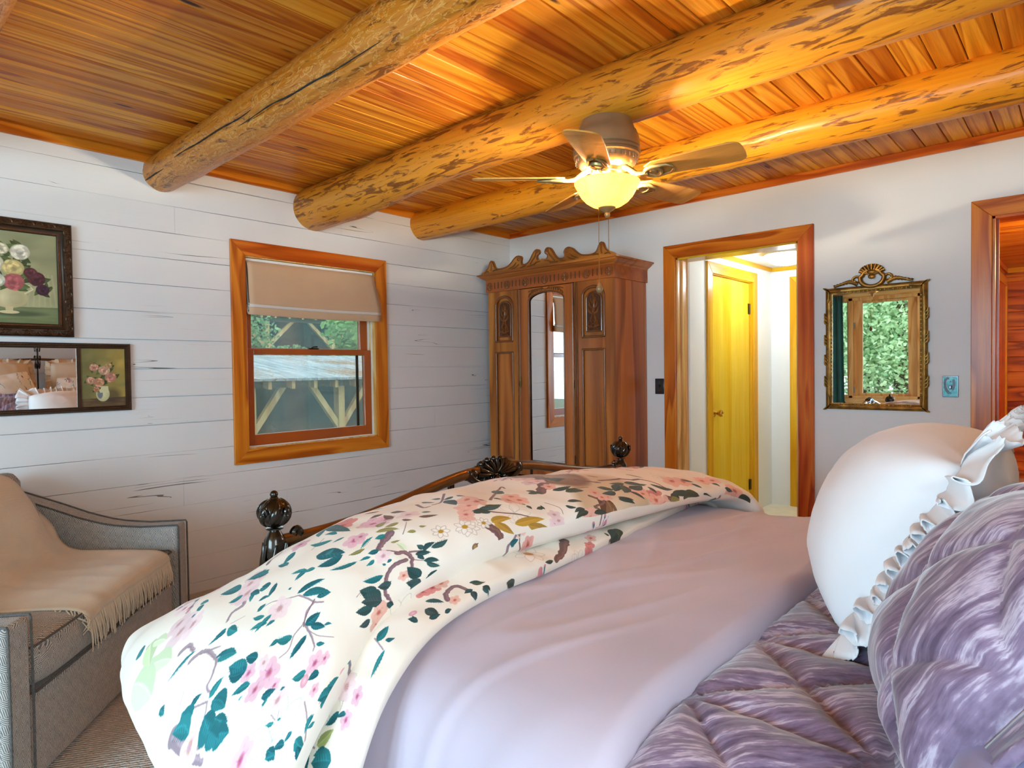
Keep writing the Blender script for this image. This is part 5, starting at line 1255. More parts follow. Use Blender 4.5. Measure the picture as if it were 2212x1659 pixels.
FC = {'p': (H('#e8d2d6'), H('#b98a9c')), 'k': (H('#e3b9c8'), H('#a8407a')), 's': (H('#e9bcae'), H('#b8504c')), 'c': (H('#d88a86'), H('#9c2f3a'))}
def chintz(w, h, seed):
    rs = random.Random(seed); cv = Canvas(w, h, H('#efeae0'))
    for k in range(140): cv.blob((rs.uniform(0, w), rs.uniform(0, h)), rs.uniform(60, 200), rs.uniform(30, 90), rs.uniform(0, 3), H('#f1ece2') if k % 2 else H('#ebe5da'), .4, .8)
    occ = np.zeros((h//20+1, w//20+1), bool)
    def mark(x, y, r=5):
        i, j = int(y//20), int(x//20); occ[max(0, i-r):max(0, i+r+1), max(0, j-r):max(0, j+r+1)] = True
    lf = [e.split(',') for e in P_LEAF.split(';')]; fl = [e.split(',') for e in P_BLOOM.split(';')]
    for a in lf: mark(float(a[2]), float(a[3]))
    for a in fl: mark(float(a[0]), float(a[1]))
    for k in range(26):
        c = (rs.uniform(0, w), rs.uniform(0, h)); R0 = rs.uniform(30, 52)
        for j in range(6):
            a = j*pi/3+rs.random(); q = (c[0]+cos(a)*R0, c[1]+sin(a)*R0)
            cv.line(spline([c, ((c[0]+q[0])/2-sin(a)*R0*.3, (c[1]+q[1])/2+cos(a)*R0*.3), q, ((c[0]+q[0])/2+sin(a)*R0*.3, (c[1]+q[1])/2-cos(a)*R0*.3), c], 16), 1.4, H('#b4bbae'), .5)
    n = 0
    for k in range(1500):
        x, y = rs.uniform(0, w), rs.uniform(0, h)
        if occ[int(y//20), int(x//20)]: continue
        sprig(cv, np.array([x, y]), rs.uniform(0, 6.28), rs.uniform(110, 170), rs, rs.choice((0, 0, 2, 1))); mark(x, y, 6); n += 1
        if n > 60: break
    for e in P_BIRD.split(';'):
        x, y, S, a = map(float, e.split(',')); bird(cv, (x, y), S, a)
    for e in P_BOUGH.split(';'):
        p, wd, k = e.split('/'); p = np.array(list(map(float, p.split()))).reshape(-1, 2); wd = list(map(float, wd.split()))
        col = H('#96848f') if k == 'P' else H('#7d626a') if k == 'Q' else H('#73544f')
        pts = spline(p, max(8, 5*len(p))); pts[1:-1] += np.array([[rs.uniform(-1, 1)*wd[0]*.12, rs.uniform(-1, 1)*wd[0]*.12] for _ in pts[1:-1]])
        cv.line(pts, wd, col); cv.line(pts-wd[0]*.12, [q*.35 for q in wd], tuple(min(1, c*1.2) for c in col), .6)
    for x, y, R0, k in fl:
        c = (float(x), float(y)); R0 = float(R0)
        if k == 'w':
            for j in range(7):
                a = j*.9; q = np.array([c[0]+cos(a)*R0, c[1]+sin(a)*R0]); cv.blob((np.array(c)+q)/2, R0*.5, R0*.3, a, H('#f3eee8'), .9, .1)
                cv.line(spline([c, (np.array(c)+q)/2+R0*.28*np.array([-sin(a), cos(a)]), q, (np.array(c)+q)/2-R0*.28*np.array([-sin(a), cos(a)]), c], 18), 1.5, H('#b5aca0'), .7)
            cv.blob(c, R0*.3, R0*.26, 0, H('#b98f32'), 1, .4); continue
        if k == 'u':
            cv.blob(c, R0, R0*.75, rs.uniform(0, 3), H('#d99aae'), 1, .2, H('#efccd6')); continue
        col, core = FC[k]; m_ = 1 if R0 < 26 else 3
        for j in range(m_):
            o = (0, 0) if m_ == 1 else (rs.uniform(-.55, .55)*R0, rs.uniform(-.55, .55)*R0)
            cv.flower((c[0]+o[0], c[1]+o[1]), R0*(1 if m_ == 1 else .68), rs.uniform(0, 6), tuple(np.clip(np.array(col)*rs.uniform(.95, 1.03), 0, 1)), core)
    for a in lf:
        x0, y0, x1, y1, wd = map(float, a[:5]); q_ = min(1., 120/max(1., math.hypot(x1-x0, y1-y0))); x1, y1 = x0+(x1-x0)*q_, y0+(y1-y0)*q_; wd = min(wd, 70); cv.leaf((x0, y0), (x1, y1), (wd/100), rs.choice(LC[a[5]]), None, rs.uniform(-.12, .12))
        d_ = np.array([x1-x0, y1-y0]); L_ = np.hypot(*d_)
        if L_ > 26 and a[5] in 'tkd':
            nn = np.array([-d_[1], d_[0]])/L_
            for j in range(5):
                p = np.array([x0, y0])+d_*(.22+.13*j); cv.line([p, p+d_*.12+nn*L_*(wd/100)*.3], 1., tuple(min(1, q*1.5+.05) for q in LC[a[5]][0]), .5); cv.line([p, p+d_*.12-nn*L_*wd/100*.3], 1., tuple(q*.7 for q in LC[a[5]][0]), .5)
    return cv
FLORAL = chintz(DW, DH, 21).image('chintz_print')
M['floral'] = m_image('floral_cotton', FLORAL, .8, .15, .05)

def edge_path(pts, n=120):
    P = spline(pts, n); d = np.r_[0, np.cumsum(np.hypot(*np.diff(P, axis=0).T))]
    T = np.gradient(P, axis=0); T /= np.linalg.norm(T, axis=1)[:, None]
    N = np.stack([-T[:, 1], T[:, 0]], 1)   # path runs from the far side (+y) to the near side: this normal points down/in
    return P, d, -N if N[n//2][1] < 0 else N

def layer(mb, ctrl, ns=170, nv=76, v0=0., seed=0, e=2.7, wr=1.0, belly=.3):
    """a puffed layer lying across the bed; control points (y, z, x at the foot, x at the head, thickness) run from the far side to the near side"""
    S_ = spline(ctrl, 200); P = S_[:, :2]
    d = np.r_[0, np.cumsum(np.hypot(*np.diff(P, axis=0).T))]; L = d[-1]
    T = np.gradient(P, axis=0); T /= np.linalg.norm(T, axis=1)[:, None]
    N = np.stack([T[:, 1], -T[:, 0]], 1); uv = []
    idx = range(200)
    def fn(u, v):
        i = u*199
        py, pz, a, b, t = [np.interp(i, idx, S_[:, k]) for k in range(5)]
        ny, nz_ = np.interp(i, idx, N[:, 0]), np.interp(i, idx, N[:, 1])
        s = float(np.interp(i, idx, d))/L
        endk = min(1, max(.02, sqrt(max(0, 1-(1-min(1, s/.035))**2))), max(.02, sqrt(max(0, 1-(1-min(1, (1-s)/.02))**2))))
        t *= endk
        c, sn = cos(2*pi*v), sin(2*pi*v); cc = math.copysign(abs(c)**(2/e), c); ss = math.copysign(abs(sn)**(2/e), sn)
        x = (a+b)/2+(b-a)/2*cc
        h = t*.5*(1+ss)
        if ss > 0: h *= 1+belly*(1-cc*cc)
        if ss > -.3:
            q = s*L
            h += (.014*nz(x*2.2, q*1.7, seed)+.010*nz(x*4.5, q*2.3, seed+3)+.007*(1-2*abs(nz(x*2.2+q*.8, q*6, seed+9)))+.004*(1-2*abs(nz(x*9+q*3, q*11, seed+5)))+.004*(1-2*abs(nz(x*5-q*4, q*7, seed+15))))*wr*endk
        x += .012*nz(s*L*3, seed+1.7)*cc+.016*nz(s*L*1.6, seed+4.4)*(cc > 0)*cc
        vv = .05+.48*(b-a)*(1-cc)+(-1 if cc > 0 else 1)*.5*t*(1-ss)*abs(cc) if ss > 0 else (.05-.5*t*(1-ss) if cc > 0 else .05+.96*(b-a)+.5*t*(1-ss))
        uv.append((s*L, vv))
        return (x, py+ny*h, pz+nz_*h)
    mb.grid(ns, nv, fn, wv=True)
    return [(u*PPM/DW, 1-(v+v0)*PPM/DH) for u, v in uv]

dv = thing('duvet', 'puffy white duvet with teal leaf and pink blossom print, across the bed foot', 'duvet', (2.5, BY, .70))
m = W(dv)
m.uv = layer(m, [(-1.64, .58, 2.42, 2.84, .06), (-1.675, .665, 2.36, 2.83, .07), (-1.77, .722, 2.31, 2.80, .075), (-2.0, .750, 2.295, 2.775, .085), (-2.4, .762, 2.29, 2.765, .105), (-2.8, .761, 2.285, 2.735, .119),
     (-3.1, .750, 2.28, 2.71, .121), (-3.32, .708, 2.27, 2.715, .110), (-3.47, .650, 2.22, 2.76, .105), (-3.56, .600, 2.12, 2.80, .108), (-3.605, .555, 2.04, 2.82, .11), (-3.622, .515, 2.14, 2.825, .105), (-3.63, .475, 2.46, 2.825, .10), (-3.64, .40, 2.57, 2.82, .09), (-3.645, .24, 2.58, 2.80, .07), (-3.645, .12, 2.58, 2.78, .05)], ns=210, nv=84, seed=1)
m.build('top_fold', M['floral'], dv, ang=80)
m = W(dv)
m.uv = layer(m, [(-1.70, .60, 2.55, 2.70, .03), (-1.72, .68, 2.5, 2.68, .03), (-1.80, .705, 2.48, 2.66, .03), (-2.1, .712, 2.44, 2.68, .035), (-2.6, .715, 2.40, 2.745, .045), (-2.9, .714, 2.4, 2.775, .055), (-3.1, .712, 2.4, 2.785, .058), (-3.32, .695, 2.4, 2.81, .055),
     (-3.46, .645, 2.4, 2.845, .055), (-3.545, .55, 2.42, 2.875, .055), (-3.58, .42, 2.45, 2.88, .05), (-3.585, .28, 2.5, 2.88, .045), (-3.585, .10, 2.5, 2.88, .04)], ns=170, nv=60, v0=.70, seed=7, belly=.1)
m.build('bottom_fold', M['floral'], dv, ang=80)

# lavender sheet ---------------------------------------------------
def m_sheet():
    t = NT('lavender_cotton'); v = t.coords('Object', False)
    col = t.ramp(t.noise(v, 3, 2), [(.3, lin('#bdb4c4')), (.7, lin('#c8bdcd'))])
    nm = t.bump(t.noise(t.n('Mapping', {'Vector': v, 'Scale': (1, 1, 1), 'Rotation': (0, 0, .3)}).outputs[0], 500, 2), .06, .001)
    return t.done(col, .85, nm, spec=.25, sheen=.2)
M['sheet'] = m_sheet()
bl = thing('sheet', 'smooth lavender sheet spread across the middle of the bed between duvet and quilt', 'sheet', (3.0, BY, .70))
SP = [(-1.655, .16), (-1.66, .40), (-1.675, .58), (-1.73, .68), (-1.85, .712), (-2.2, .722), (-2.6, .725), (-3.0, .722), (-3.25, .712), (-3.40, .672), (-3.475, .58), (-3.505, .42), (-3.515, .25), (-3.52, .08)]
P, d, N = edge_path(SP, 160); Ls = d[-1]
def shf(u, v):
    i = u*159; py, pz = np.interp(i, range(160), P[:, 0]), np.interp(i, range(160), P[:, 1]); ny, nn = np.interp(i, range(160), N[:, 0]), np.interp(i, range(160), N[:, 1])
    s = u
    e = max(0, v-.86)/.14
    xb = 3.305+.012*nz(s*9, 2.2)+.02*sstep(.62, .9, s)
    v2 = min(1, v/.86)
    x = 2.45+(xb-2.45)*(v2*.955+.045*sin(e*pi/2) if v > .86 else v2*.955)
    dome = .020*sstep(.55, .97, v2)
    h = dome-.0*e
    if v > .86: h = dome*cos(e*pi/2)**.5-.038*(1-cos(e*pi/2)) if e < 1 else -.038
    yy = py*1.; 
    fold = .006*nz(x*3+yy*.6, yy*1.3, 1)+.0075*max(0, 1-abs(nz(x*1.7+yy*.9, x*6-yy*2.4, 4))*5)*sstep(2.6, 2.8, x)*sstep(3.25, 3.0, x)*.8+.004*nz(x*9, yy*5, 7)
    fold += .010*max(0, 1-abs(nz(x*4.2+yy*1.6, yy*.9-x*.6, 21))*7)*sstep(3.15, 2.85, x)*.5
    hang = sstep(.66, .80, s)
    fold += hang*(.012*sin(x*16+1.2*sin(x*5))*.7)
    h += fold*(1-e*.6)
    return (x, py+ny*h, pz+nn*h)
m = W(bl); m.grid(220, 110, shf); o = m.build('cloth', M['sheet'], bl, ang=80)
sd = o.modifiers.new('thick', 'SOLIDIFY'); sd.thickness = .005; sd.offset = -1

# velvet quilt -----------------------------------------------------
def m_velvet(name='mauve_crushed_velvet', along=(.80, .60, 0), up_=(0, 0, 1), a='#5a4861', b='#86718b', c='#c3b4c6'):
    t = NT(name); v = t.coords('Object', False)
    al = Vector(along).normalized(); nn = Vector(up_); nn = (nn-al*nn.dot(al)).normalized(); ac_ = nn.cross(al)
    dt = lambda q: t.n('VectorMath', {0: v, 1: tuple(q)}, operation='DOT_PRODUCT').outputs['Value']
    fr_ = t.n('CombineXYZ', {0: dt(al), 1: dt(ac_), 2: dt(nn)}).outputs[0]
    mp = lambda sc: t.n('Mapping', {'Vector': fr_, 'Scale': sc}).outputs[0]
    n1 = t.noise(mp((5, 75, 8)), 1.0, 4, .6, .25)
    n2 = t.noise(mp((40, 190, 40)), 1.0, 3)
    n3 = t.noise(mp((7, 9, 7)), 1.0, 2)
    f_ = t.math('ADD', t.math('MULTIPLY', n1, .72), t.math('MULTIPLY', n2, .28))
    f_ = t.math('ADD', f_, t.math('MULTIPLY', t.math('SUBTRACT', n3, .5), .30))
    col = t.ramp(f_, [(.36, lin(a)), (.52, lin(b)), (.60, lin(c)), (.67, lin(b))])
    return t.done(col, .6, t.bump(n1, .25, .004), spec=.3, sheen=.6)
M['velvet'] = m_velvet()
qt = thing('quilt', 'mauve crushed velvet quilt with diagonal stitching, beneath the pillows', 'quilt', (3.7, BY, .68))
QP = [(-1.645, .16), (-1.65, .40), (-1.665, .57), (-1.73, .665), (-1.85, .69), (-2.2, .698), (-2.6, .70), (-3.0, .70), (-3.27, .69), (-3.42, .65), (-3.50, .56), (-3.53, .42), (-3.54, .25), (-3.545, .10)]
P2, d2_, N2 = edge_path(QP, 160); LQ = d2_[-1]
def seam(x, s):
    g = .30; best = 1.
    xx = (x-3.30)/g; yy = (s+.11)/g
    fx_, fy_ = xx-math.floor(xx), yy-math.floor(yy)
    for dd in (min(fx_, 1-fx_), min(fy_, 1-fy_), abs(fx_-fy_)/1.414, abs(fx_+fy_-1)/1.414): best = min(best, dd*g)
    return best
def qf(u, v):
    i = u*159; py, pz = np.interp(i, range(160), P2[:, 0]), np.interp(i, range(160), P2[:, 1]); ny, nn = np.interp(i, range(160), N2[:, 0]), np.interp(i, range(160), N2[:, 1])
    x = 3.20+1.18*v; s = np.interp(i, range(160), d2_)
    dd = seam(x, s); h = .024*(1-math.exp(-(dd/.020)))-.008
    h += .004*nz(x*6, s*6, 2)+.0035*(1-2*abs(nz(x*16+s*5, s*20, 6)))*math.exp(-(dd/.05)**2)+.002*nz(x*40, s*40, 1)
    return (x, py+ny*h, pz+nn*h)
m = W(qt); m.grid(300, 130, qf); o = m.build('cloth', M['velvet'], qt, ang=80); sd = o.modifiers.new('thick', 'SOLIDIFY'); sd.thickness = .012; sd.offset = -1

# pillows ----------------------------------------------------------
def frame_at(c, a, n):
    """4x4 with local x along a, local z along n (front), origin c"""
    a = Vector(a).normalized(); n = Vector(n); n = (n-a*n.dot(a)).normalized(); b = n.cross(a)
    return Matrix(((a.x, b.x, n.x, c[0]), (a.y, b.y, n.y, c[1]), (a.z, b.z, n.z, c[2]), (0, 0, 0, 1)))
def pillow_body(mb, w, h, t, seed=0, quilt=None, n=46, wr=.008, sag=0., pinch=.10, uvs=None, back=1.):
    def side(sg):
        def fn(u, v):
            a, b = 2*u-1, 2*v-1
            k = ((1-abs(a)**2.6)*(1-abs(b)**2.6))
            z = t/2*max(0, k)**.50*(1 if sg > 0 else back)
            px = w/2*a*(1-pinch*(1-abs(a))*0-pinch*.5*b*b*abs(a)); py = h/2*b*(1-pinch*.5*a*a*abs(b))
            e = min(1, max(0, k)*6)
            z += wr*e*(nz(a*2.2, b*2.2, seed+sg)+.5*(1-2*abs(nz(a*3.3, b*3.3, seed+4+sg))))
            if quilt: z += quilt(px, py)*e
            py -= sag*(1-b)*0
            if uvs is not None: uvs.append((.5+px*.9+seed*.37, .5+py*.9+.1*sg))
            return (px, py, sg*z)
        return fn
    mb.grid(n, n, side(1)); mb.grid(n, n, side(-1))
def ruffle(mb, w, h, depth, seed=0, waves=46, amp=.016, pinch=.10, corner=1.2):
    """gathered frill round the pillow seam with a torn, frayed edge"""
    N_ = 1400; rs = random.Random(seed)
    jag = [rs.uniform(-.006, .005) for _ in range(N_+1)]; jag[-1] = jag[0]
    def pt(q):
        q = (q % 1)*4; k = int(q); f = q-k
        a, b = [(-1+2*f, -1), (1, -1+2*f), (1-2*f, 1), (-1, 1-2*f)][k]
        return w/2*a*(1-pinch*.5*b*b*abs(a)), h/2*b*(1-pinch*.5*a*a*abs(b)), a, b
    def fn(u, v):
        i = int(round(u*N_)); x, y, a, b = pt(u)
        ox = math.copysign(abs(a)**6, a); oy = math.copysign(abs(b)**6, b); l = math.hypot(ox, oy); ox /= l; oy /= l
        ck = (min(abs(a), abs(b)))**10
        dl = depth*(1+.22*nz(u*31, seed))*(1+(corner-1)*ck)
        r = v*dl+(jag[i] if v > .97 else 0)-.006
        ph = 2*pi*waves*u+2.4*sin(2*pi*5*u+seed)+1.5*nz(u*40, seed)
        A = amp*(1+.7*nz(u*23, seed+2))*(1+.3*ck)
        z = A*(v**.8)*(sin(ph)+.35*sin(2.3*ph+1)+.5*nz(u*60, v*2, seed))-.25*depth*v*v*(1 if b < .9 else 0)
        sh = .9*A*cos(ph)*v
        return (x+ox*r-oy*sh, y+oy*r+ox*sh, z)
    mb.grid(N_+1, 7, fn)
M['white_linen'] = m_plain('white_linen', '#e6e4e6', .9, var=.02, scale=4, bump=.08, sheen=.2)
wp = thing('pillow', 'large white pillow with a frayed ruffled edge, standing up on the mauve quilt', 'pillow', (3.50, -2.50, .70))
WPM = frame_at((3.545, -2.46, .895), (.0, 1, 0), (-.875, -.06, .48))
def into(root, Mx): return MB(Matrix.Translation(-Vector(root.location)) @ Mx)
m = into(wp, WPM); pillow_body(m, .72, .43, .44, 1, wr=.006, back=.5); pb = m.build('pillow_case', M['white_linen'], wp, ang=80)
m = into(wp, WPM); ruffle(m, .72, .43, .095, 3, 52, .017); o = m.build('ruffle', M['white_linen'], wp, ang=80); o.modifiers.new('t', 'SOLIDIFY').thickness = .002
m = into(wp, WPM)
for k in range(4): pass
def qd(px, py, g=.17):
    a, b = (px+py)/g/1.414, (px-py)/g/1.414
    d1 = min(a-math.floor(a), 1-(a-math.floor(a)))*g; d2 = min(b-math.floor(b), 1-(b-math.floor(b)))*g
    return .016*(1-math.exp(-min(d1, d2)/.018))-.008
M['velvet_p'] = m_velvet('mauve_velvet_sham', (.54, .14, .82), (-.75, -.35, .56))
def sham(label, c, a, n, w, h, t, seed, mat):
    r = thing('pillow', label, 'pillow', c); Mx = frame_at(c, a, n)
    m = into(r, Mx); pillow_body(m, w, h, t, seed, qd, 64, .006); m.build('pillow_case', mat, r, ang=80)
    m = into(r, Mx)
    def fl(u, v):
        q = u*4; k = min(3, int(q)); f = q-k; aa, bb = [(-1+2*f, -1), (1, -1+2*f), (1-2*f, 1), (-1, 1-2*f)][k]
        x = w/2*aa*(1-.05*bb*bb*abs(aa)); y = h/2*bb*(1-.05*aa*aa*abs(bb)); e = 1+v*.055/(w/2)*1.0
        return (x*(1+v*.05/(w/2))-0, y*(1+v*.05/(h/2)), .004+.007*nz(u*30, v*3, seed)*v)
    m.grid(240, 6, fl); o = m.build('flange', mat, r, ang=80); o.modifiers.new('t', 'SOLIDIFY').thickness = .014
    return r
sham('mauve velvet quilted pillow with a wide flange, nearest the camera at the right', (3.715, -3.03, .885), (-.25, .95, .0), (-.75, -.35, .56), .50, .42, .22, 5, M['velvet_p'])
sham('mauve velvet pillow lit warm brown, partly hidden behind the white ruffled pillow', (3.84, -1.98, .86), (0, 1, 0), (-.6, .05, .8), .62, .46, .20, 8, M['velvet_p'])
M['lilac'] = m_plain('lilac_cotton', '#9a98c4', .85, var=.03, scale=4, sheen=.2)
def plain_pillow(label, c, a, n, w, h, t, seed, mat, ruf=0., uv=False):
    r = thing('pillow', label, 'pillow', c); Mx = frame_at(c, a, n)
    m = into(r, Mx); us = [] if uv else None
    pillow_body(m, w, h, t, seed, None, 40, .010, uvs=us)
    if uv: m.uv = us
    m.build('pillow_case', mat, r, ang=80)
    if ruf:
        m = into(r, Mx); ruffle(m, w, h, ruf, seed, 30, .014); o = m.build('ruffle', mat, r, ang=80); o.modifiers.new('t', 'SOLIDIFY').thickness = .002
    return r
plain_pillow('smooth lilac pillow lying flat under the near mauve velvet pillow', (3.92, -3.18, .785), (0, 1, 0), (-.05, 0, 1), .60, .46, .13, 3, M['lilac'])
M['cream'] = m_plain('cream_cotton', '#dccab2', .9, var=.03, scale=4, bump=.08, sheen=.2)
plain_pillow('cream ruffled pillow against the headboard, on the near side', (4.27, -2.98, 1.09), (0, 1, 0), (-.96, 0, .26), .66, .66, .16, 11, M['cream'], .05)
plain_pillow('cream ruffled pillow against the headboard, on the far side', (4.27, -2.16, 1.09), (0, 1, 0), (-.96, 0, .26), .66, .66, .16, 14, M['cream'], .05)
plain_pillow('leaf and blossom print pillow leaning behind the mauve velvet pillow', (4.07, -2.97, 1.03), (.05, 1, .22), (-.92, -.05, .36), .66, .50, .16, 17, M['floral'], 0, True)
plain_pillow('leaf and blossom print pillow leaning behind the white ruffled pillow', (4.07, -2.16, 1.01), (-.05, 1, -.04), (-.92, .05, .36), .66, .50, .16, 23, M['floral'], 0, True)
# ------------------------------------------------------------------ outdoors
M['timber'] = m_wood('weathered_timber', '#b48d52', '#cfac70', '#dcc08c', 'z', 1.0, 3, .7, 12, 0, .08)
M['shade_timber'] = m_plain('shaded_timber', '#5d574a', .8, var=.15, scale=6)  # shadow under the eaves put into the colour of the shed beams
M['roof_board'] = m_plain('grey_roof_boards', '#8d9597', .8, var=.25, scale=9)
M['dark_shade'] = m_plain('shaded_interior', '#3a474b', .9, var=.2, scale=2)  # dark colour stands for the shade inside the open sheds
M['ground'] = m_plain('leafy_ground', '#5d5b40', .95, var=.35, scale=2)
g = MB().box(-26, -26, -.55, 9, 26, -.45).build('ground', M['ground'], smooth=False); struct(g)
def shed(name, label, x0, x1, y0, y1, zf, ze, zr, mroof, posts, zj, zt, dy, ro, screen=True):
    r = thing(name, label, 'shed', ((x0+x1)/2, (y0+y1)/2, zf))
    n = int((y1-y0)/.14); m = W(r)
    for k in range(n):
        a = y0+(y1-y0)*k/n; b = a+(y1-y0)/n-.008
        m.prism([(x1+.15, ze), (x1+.15, ze+.03), (x0, zr+.03), (x0, zr)], 'y', a, b)
    m.build('roof', mroof, r, smooth=False)
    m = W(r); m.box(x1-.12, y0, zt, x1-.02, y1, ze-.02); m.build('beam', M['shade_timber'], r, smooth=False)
    for k in range(int((y1-y0-.3)/.305)):
        y = y0+ro+.305*k; m = W(r); m.prism([(x1+.12, ze-.10), (x1+.12, ze-.005), (x0, zr-.005), (x0, zr-.10)], 'y', y-.022, y+.022); m.build('rafter', M['timber'], r, smooth=False)
    for y in posts:
        m = W(r); m.box(x1-.13, y-.045, zf, x1-.01, y+.045, zt); m.build('post', M['timber'], r, smooth=False)
        for s in (1, -1):
            m = W(r); m.prism([(y, zj), (y+s*dy, zt), (y+s*(dy+.09), zt), (y, zj-.12)], 'x', x1-.10, x1-.03); m.build('brace', M['timber'], r, smooth=False)
    if screen:
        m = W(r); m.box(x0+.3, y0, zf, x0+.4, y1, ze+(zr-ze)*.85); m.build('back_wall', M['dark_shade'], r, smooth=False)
    return r
def m_leafroof():
    t = NT('boards_with_leaves'); v = t.coords('Object', False)
    b = t.ramp(t.noise(t.n('Mapping', {'Vector': v, 'Scale': (2, 12, 2)}).outputs[0], 1.0, 3), [(.3, lin('#79858a')), (.7, lin('#b4bdbf'))])
    l = t.ramp(t.math('ADD', t.noise(v, 30, 4), t.math('MULTIPLY', t.math('SUBTRACT', t.noise(v, .8, 2), .5), .8)), [(.55, (0, 0, 0, 1)), (.60, (1, 1, 1, 1))])
    return t.done(t.mix(l, b, t.ramp(t.noise(v, 60, 2), [(.3, lin('#6b4a2c')), (.7, lin('#a5794a'))])), .85)
M['leafroof'] = m_leafroof()
shed('shed', 'open timber shed with a leaf-strewn board roof just outside the small left window', -6.0, -3.6, -4.4, 3.4, -.45, 1.165, 1.52, M['leafroof'], (-1.86, -.64, .585, 1.81, 3.0), .57, 1.08, .36, .26)
shed('shed', 'taller braced timber shed farther back, seen above the near shed roof', -11.0, -8.8, -5.5, 8, -.45, 2.50, 3.0, M['roof_board'], (-.9, .65, 2.2, 3.75, 5.3), 1.86, 2.34, .52, .2)

def m_leaves(name, a, b):
    t = NT(name); i = t.n('NewGeometry').outputs['Random Per Island']
    col = t.ramp(i, [(0, lin(a)), (1, lin(b))])
    d = t.n('MixShader', {0: .35, 1: t.n('BsdfPrincipled', {'Base Color': col, 'Roughness': .6, 'Specular IOR Level': .25}).outputs[0], 2: t.n('BsdfTranslucent', {'Color': col}).outputs[0]})
    t.t.links.new(d.outputs[0], t.out.inputs[0]); return t.m
M['leaf_a'] = m_leaves('bright_leaves', '#5f9a4a', '#b4d88a'); M['leaf_b'] = m_leaves('deep_leaves', '#5b8f5b', '#a9cc94'); M['leaf_c'] = m_leaves('pale_needles', '#86b07e', '#d3e6bf')
M['bark'] = m_plain('bark', '#574636', .9, var=.3, scale=10, bump=.5)
def foliage(mb, c, rad, n, size, rs, flat=1.0):
    for _ in range(n):
        while True:
            q = Vector((rs.uniform(-1, 1), rs.uniform(-1, 1), rs.uniform(-1, 1)))
            if q.length <= 1: break
        q = q*(.55+.45*q.length) if q.length > .3 else q
        p = Vector(c)+Vector((q.x*rad[0], q.y*rad[1], q.z*rad[2]))
        u = Vector((rs.gauss(0, 1), rs.gauss(0, 1), rs.gauss(0, .6)*flat)).normalized(); w_ = u.cross(Vector((rs.gauss(0, 1), rs.gauss(0, 1), rs.gauss(0, 1)))).normalized()
        L = size*rs.uniform(.6, 1.3); B = L*.32
        mb.add([p-u*L*.5, p+w_*B-u*L*.05, p+u*L*.5, p-w_*B-u*L*.05], [(0, 1, 2, 3)])
def bush(name, label, cat, loc, blobs, n, size, mat, trunk=None, seed=1, group=None):
    rs = random.Random(seed); r = thing(name, label, cat, loc, group=group)
    m = MB()
    for c, rad in blobs: foliage(m, c, rad, int(n/len(blobs)), size, rs)
    m.build('foliage', mat, r, smooth=False)
    if trunk:
        m = MB()
        for path, r0 in trunk: m.tube(path, [r0*(1-.6*i/(len(path)-1)) for i in range(len(path))], 8)
        m.build('trunk', M['bark'], r)
    return r
stem = [([(0, 0, 0), (.05, .02, .8), (0, .1, 1.6)], .03), ([(.02, 0, .5), (.2, .3, 1.2), (.3, .4, 1.7)], .02)]
bush('shrub', 'bright green leafy shrub behind the near shed, right in the small window', 'shrub', (-7.2, 2.95, -.45), [((0, .1, 2.55), (.4, .55, .45)), ((.1, .3, 2.1), (.35, .5, .4))], 900, .13, M['leaf_a'], stem, 2)
bush('shrub', 'airy pale green shrub behind the near shed, left in the small window', 'shrub', (-7.3, 1.35, -.45), [((0, -.1, 2.45), (.3, .42, .40)), ((0, .55, 2.08), (.25, .5, .16))], 620, .085, M['leaf_b'], stem, 3)
def tree(label, loc, h, rad, n, size, mat, seed):
    rs = random.Random(seed); bl_ = []
    for k in range(9):
        t_ = k/8; bl_.append(((rs.uniform(-.4, .4)*rad, rs.uniform(-.4, .4)*rad, h*(.25+.75*t_)), (rad*(1-.45*t_), rad*(1-.45*t_), h*.10)))
    tr_ = [([(0, 0, 0), (.05, 0, h*.4), (0, .05, h*.95)], .16)]
    for k in range(5): a = rs.uniform(0, 6.28); z = h*rs.uniform(.3, .7); tr_.append(([(0, 0, z), (cos(a)*rad*.5, sin(a)*rad*.5, z+.2), (cos(a)*rad*.9, sin(a)*rad*.9, z+.1)], .05))
    return bush('tree', label, 'tree', loc, bl_, n, size, mat, tr_, seed)
tree('pale green conifer reflected at the left of the gilt mirror', (.15, -11.0, -.45), 6.0, 1.5, 14000, .10, M['leaf_c'], 5)
tree('conifer with a dark trunk reflected at the right of the gilt mirror', (.95, -10.5, -.45), 6.5, 1.3, 14000, .10, M['leaf_c'], 6)
tree('deep green tree behind the pale conifers, filling the reflected view in the gilt mirror', (-.3, -14.5, -.45), 7.5, 2.6, 9000, .24, M['leaf_b'], 9)

# curtain beside the big window
def m_curtain():
    t = NT('teal_curtain_cloth'); v = t.coords()
    return t.done(t.ramp(t.noise(v, 4, 2), [(.3, lin('#174a4c')), (.7, lin('#1f5a5a'))]), .8, t.bump(t.noise(v, 300, 2), .1, .001), sheen=.3)
cu = thing('curtain', 'deep teal curtain hanging beside the big window, reflected in the gilt mirror', 'curtain', (.60, YF+.09, 2.38))
m = W(cu); m.grid(16, 90, lambda u, v: (.16+.70*v+.04*u*v, YF+.09+.03*sin(v*2*pi*9+.4*sin(u*3))*(.7+.3*u), 2.375-2.3*u))
o = m.build('cloth', m_curtain(), cu, ang=80); o.modifiers.new('t', 'SOLIDIFY').thickness = .002
rd = thing('curtain_rod', 'thin dark curtain rod above the big window', 'curtain rod', (2.4, YF+.09, 2.40))
m = W(rd); m.tube([(.12, YF+.09, 2.402), (4.5, YF+.09, 2.402)], .011, 10); m.build('rod', M['bronze'], rd)
m = W(rd)
for x in (.12, 4.5): m.ball((x, YF+.09, 2.402), .022, 12)
m.build('end_ball', M['bronze'], rd)
m = W(rd)
